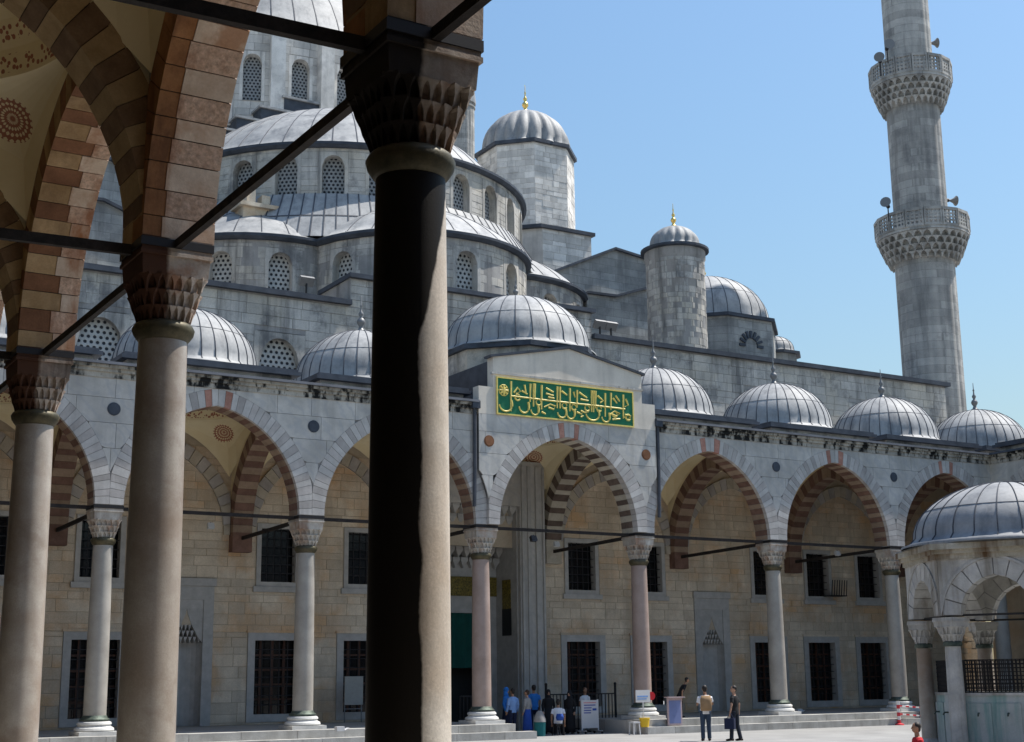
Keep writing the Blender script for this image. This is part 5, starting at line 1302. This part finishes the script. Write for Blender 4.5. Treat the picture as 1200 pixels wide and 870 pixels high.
for xx in (x0 - .02, x1 + .02):
    for yy in (y - .23, y + .28): c = MB(); c.tube([(xx - .02, yy, GZ + .05), (xx + .02, yy, GZ + .05)], .05, 10); c.build('caster', m_iron, T)
p = onY(745, 809, -1.25); p2 = onY(762, 823, -1.25)
T = thing('sign_post', 'small white sign on a pole in a yellow bucket', 'sign', ((p.x + p2.x) / 2, -1.24, -.25)); xc = (p.x + p2.x) / 2
b = MB(); b.box(p.x, p2.x, -1.25, -1.22, p2.z, p.z); B_ = b.build('board', m_plw, T)
s = MB(); s.box(p.x + .06, p2.x - .1, -1.254, -1.25, p2.z + .18, p2.z + .24); s.box(p.x + .06, p2.x - .16, -1.254, -1.25, p2.z + .1, p2.z + .14); s.build('print_line', m_lblue, B_)
s = MB(); s.beam((xc, -1.235, -.2), (xc, -1.235, p2.z), .03); s.build('pole', m_plw, T)
s = MB(); s.lathe([(.15, 0), (.19, .3), (.2, .3), (.2, .33), (.17, .33)], (xc + .05, -1.235, -.245), 18); s.build('bucket', m_yel, T, smooth='auto')
s = MB(); s.tube([(p2.x + .1, -1.2, p.z - .22), (p2.x + .1, -1.23, p.z - .22)], .15, 20); s.build('red_disc', m_red, T)
l0, l1 = onY(782, 818, -1.25), onY(800, 850, -1.25)
T = thing('display_stand', 'blue poster in a pale frame standing on the step', 'sign', ((l0.x + l1.x) / 2, -1.25, -.25))
b = MB(); b.box(l0.x, l1.x, -1.25, -1.2, -.22, l0.z); b.build('frame', m_pinkf, T)
b = MB(); b.box(l0.x + .07, l1.x - .07, -1.256, -1.24, -.15, l0.z - .1); b.build('poster', m_bluep, T)
b = MB(); b.box(l0.x - .05, l1.x + .05, -1.4, -1.1, l0.z, l0.z + .03); b.build('top_shelf', m_pinkf, T)
b = MB(); b.beam((l0.x + .1, -1.2, l0.z - .2), (l0.x + .1, -.9 - .12, -.245), .03); b.build('rear_strut', m_iron, T)
# railing beside the portal
r0, r1 = onY(640, 815, 3.0), onY(721, 813, 3.0)
T = thing('railing', 'black iron railing right of the portal behind the crowd', 'fence', ((r0.x + r1.x) / 2, 3.0, GZ), 'portal railings')
for z, nm in ((.92, 'top_rail'), (GZ + .12, 'bottom_rail')): b = MB(); b.beam((r0.x, 3, z), (r1.x, 3, z), .05); b.build(nm, m_iron, T)
n = 20
for i in range(n + 1): b = MB(); xx = r0.x + (r1.x - r0.x) * i / n; b.beam((xx, 3, GZ), (xx, 3, .92), .03); b.build('baluster', m_iron, T)
for xx in (r0.x, r1.x): b = MB(); b.beam((xx, 3, GZ), (xx, 3, 1.25), .07); b.ellipsoid((xx, 3, 1.3), (.06, .06, .07), 8, 6); b.build('post', m_iron, T)
T = thing('railing', 'short black iron railing left of the portal behind the pink column', 'fence', (19.9, 3.0, GZ), 'portal railings')
for z, nm in ((.92, 'top_rail'), (GZ + .12, 'bottom_rail')): b = MB(); b.beam((21.2, 3, z), (22.3, 3, z), .05); b.build(nm, m_iron, T)
for i in range(8): b = MB(); xx = 21.2 + 1.1 * i / 7; b.beam((xx, 3, GZ), (xx, 3, .92), .03); b.build('baluster', m_iron, T)
# teal bin, blue bag, board in window, cups
a = at(632.5, .2); T = thing('waste_bin', 'teal bin with a grey lid among the portal crowd', 'bin', a)
b = MB(); b.lathe([(.2, 0), (.22, .5), (.21, .5)], a, 18); b.build('body', m_teal, T, smooth='auto'); b = MB(); b.lathe([(.23, .5), (.22, .6), (.12, .85), (.05, .9)], a, 18); b.build('lid', m_grey, T, smooth='auto')
b0, b1 = onY(404, 793, 5.6), onY(425, 826, 5.6)
T = thing('easel_board', 'blank pale board on a stand before a left facade window', 'board', ((b0.x + b1.x) / 2, 5.6, 0))
b = MB(); b.box(b0.x, b1.x, 5.58, 5.62, b1.z, b0.z); b.build('board', plain('pale_board', (.34, .34, .31), .6), T)
for xx in (b0.x + .03, b1.x - .03): b = MB(); b.beam((xx, 5.64, 0), (xx, 5.64, b0.z), .035); b.build('leg', m_finial, T)
b = MB(); b.beam((b0.x, 5.64, .5), (b1.x, 5.64, .5), .03); b.build('crossbar', m_finial, T)
for lab, x, yy in (('small white paper box on the platform edge left of centre', 398, 857), ('small white paper box on the platform edge right of the column', 936, 835)):
    q = onZ(x, yy, 0.01); T = thing('paper_box', lab, 'box', (q.x, q.y, .01), 'boxes on the platform'); b = MB(); b.box(q.x - .13, q.x + .13, q.y - .1, q.y + .1, .01, .15); b.build('carton', m_plw, T); b = MB(); b.obox((q.x + .2, q.y, .06), (.9, 0, .4), (0, 1, 0), (-.4, 0, .9), .1, .1, .006); b.build('flap', m_plw, T)
# red and white barrier
m_rw_r = plain('barrier_red', (.6, .04, .05), .5); m_rw_w = plain('barrier_white', (.75, .72, .7), .5)
q = onZ(1054, 850, GZ); y = q.y; T = thing('barrier', 'red and white striped barrier post with chain before the steps', 'barrier', (q.x, y, GZ))
p = MB(); r = MB()
for i in range(6): (p if i % 2 else r).lathe([(.07, GZ + .06 + .15 * i), (.07, GZ + .06 + .15 * (i + 1))], (q.x, y, 0), 12)
r.lathe([(.2, GZ), (.18, GZ + .05), (.08, GZ + .08)], (q.x, y, 0), 16); r.build('post', m_rw_r, T); p.build('post_stripe', m_rw_w, T)
for z0, z1 in ((.28, .16), (-.05, -.18)):
    for k in range(7): b = MB(); b.beam((q.x + .25 * k, y + .05 * k, z0 + (z1 - z0) * k / 7), (q.x + .25 * (k + 1), y + .05 * (k + 1), z0 + (z1 - z0) * (k + 1) / 7), .06); b.build('rail_stripe', m_rw_w if k % 2 else m_rw_r, T)
a = q.x + 1.75; b = MB(); b.lathe([(.2, GZ), (.18, GZ + .05), (.06, GZ + .08), (.06, .3)], (a, y + .35, 0), 12); b.build('post', m_rw_r, T)
# lamps on the tie beams
def lamp(label, p, mat):
    T = thing('spotlight', label, 'lamp', p, 'spotlights on the tie beams'); p = Vector(p)
    b = MB(); b.obox(p - Vector((0, 0, .14)), (1, 0, 0), (0, .9, -.43), (0, .43, .9), .12, .07, .1); b.build('housing', mat, T)
    b = MB(); b.beam(p, p - Vector((0, 0, .1)), .03); b.build('bracket', m_iron, T)
    b = MB(); b.obox(p - Vector((0, .072, .17)), (1, 0, 0), (0, .9, -.43), (0, .43, .9), .1, .006, .08); b.build('lens', m_glass if mat is m_iron else m_plw, T)
lamp('white spotlight fixed to the tie beam inside the portal bay', onY(652, 634, 4.6), m_plw)
lamp('black lamp hanging from the tie beam of the portal arch', onY(625, 627, -.0), m_iron)
lamp('white spotlight on the tie beam in the second bay from the right', onY(981, 645, 3.0), m_plw)
lamp('white floodlight on the tie beam in the bay left of centre', onY(247, 612, 4.5), m_plw)
for lab, x, y_ in (('floodlight on the roof edge left of the turret', 703, 381), ('second floodlight on the roof edge near the turret', 716, 383), ('small floodlight on the roof before the left exedra', 359, 331)):
    q = onY(x, y_ + 5, 7.2); T = thing('floodlight', lab, 'lamp', q, 'floodlights on the roof'); b = MB(); b.obox(q + Vector((0, 0, .22)), (1, 0, 0), (0, .8, .6), (0, -.6, .8), .3, .08, .2); b.build('housing', m_finial, T); b = MB(); b.beam(q - Vector((0, 0, .3)), q + Vector((0, 0, .2)), .06); b.build('stand', m_iron, T)
# open iron shutter grille at an upper right window
g0_, g1_ = onY(973, 680, 5.9), onY(991, 698, 5.9)
T = thing('iron_basket', 'small iron balcony basket beside an upper right window', 'grille', ((g0_.x + g1_.x) / 2, 5.9, g1_.z))
b = MB()
for i in range(7): xx = g0_.x + (g1_.x - g0_.x) * i / 6; b.beam((xx, 5.85, g1_.z), (xx, 5.75, g0_.z), .03)
b.build('bars', m_iron, T); b = MB(); b.box(g0_.x, g1_.x, 5.8, 6.4, g1_.z - .05, g1_.z); b.build('shelf', m_iron, T)
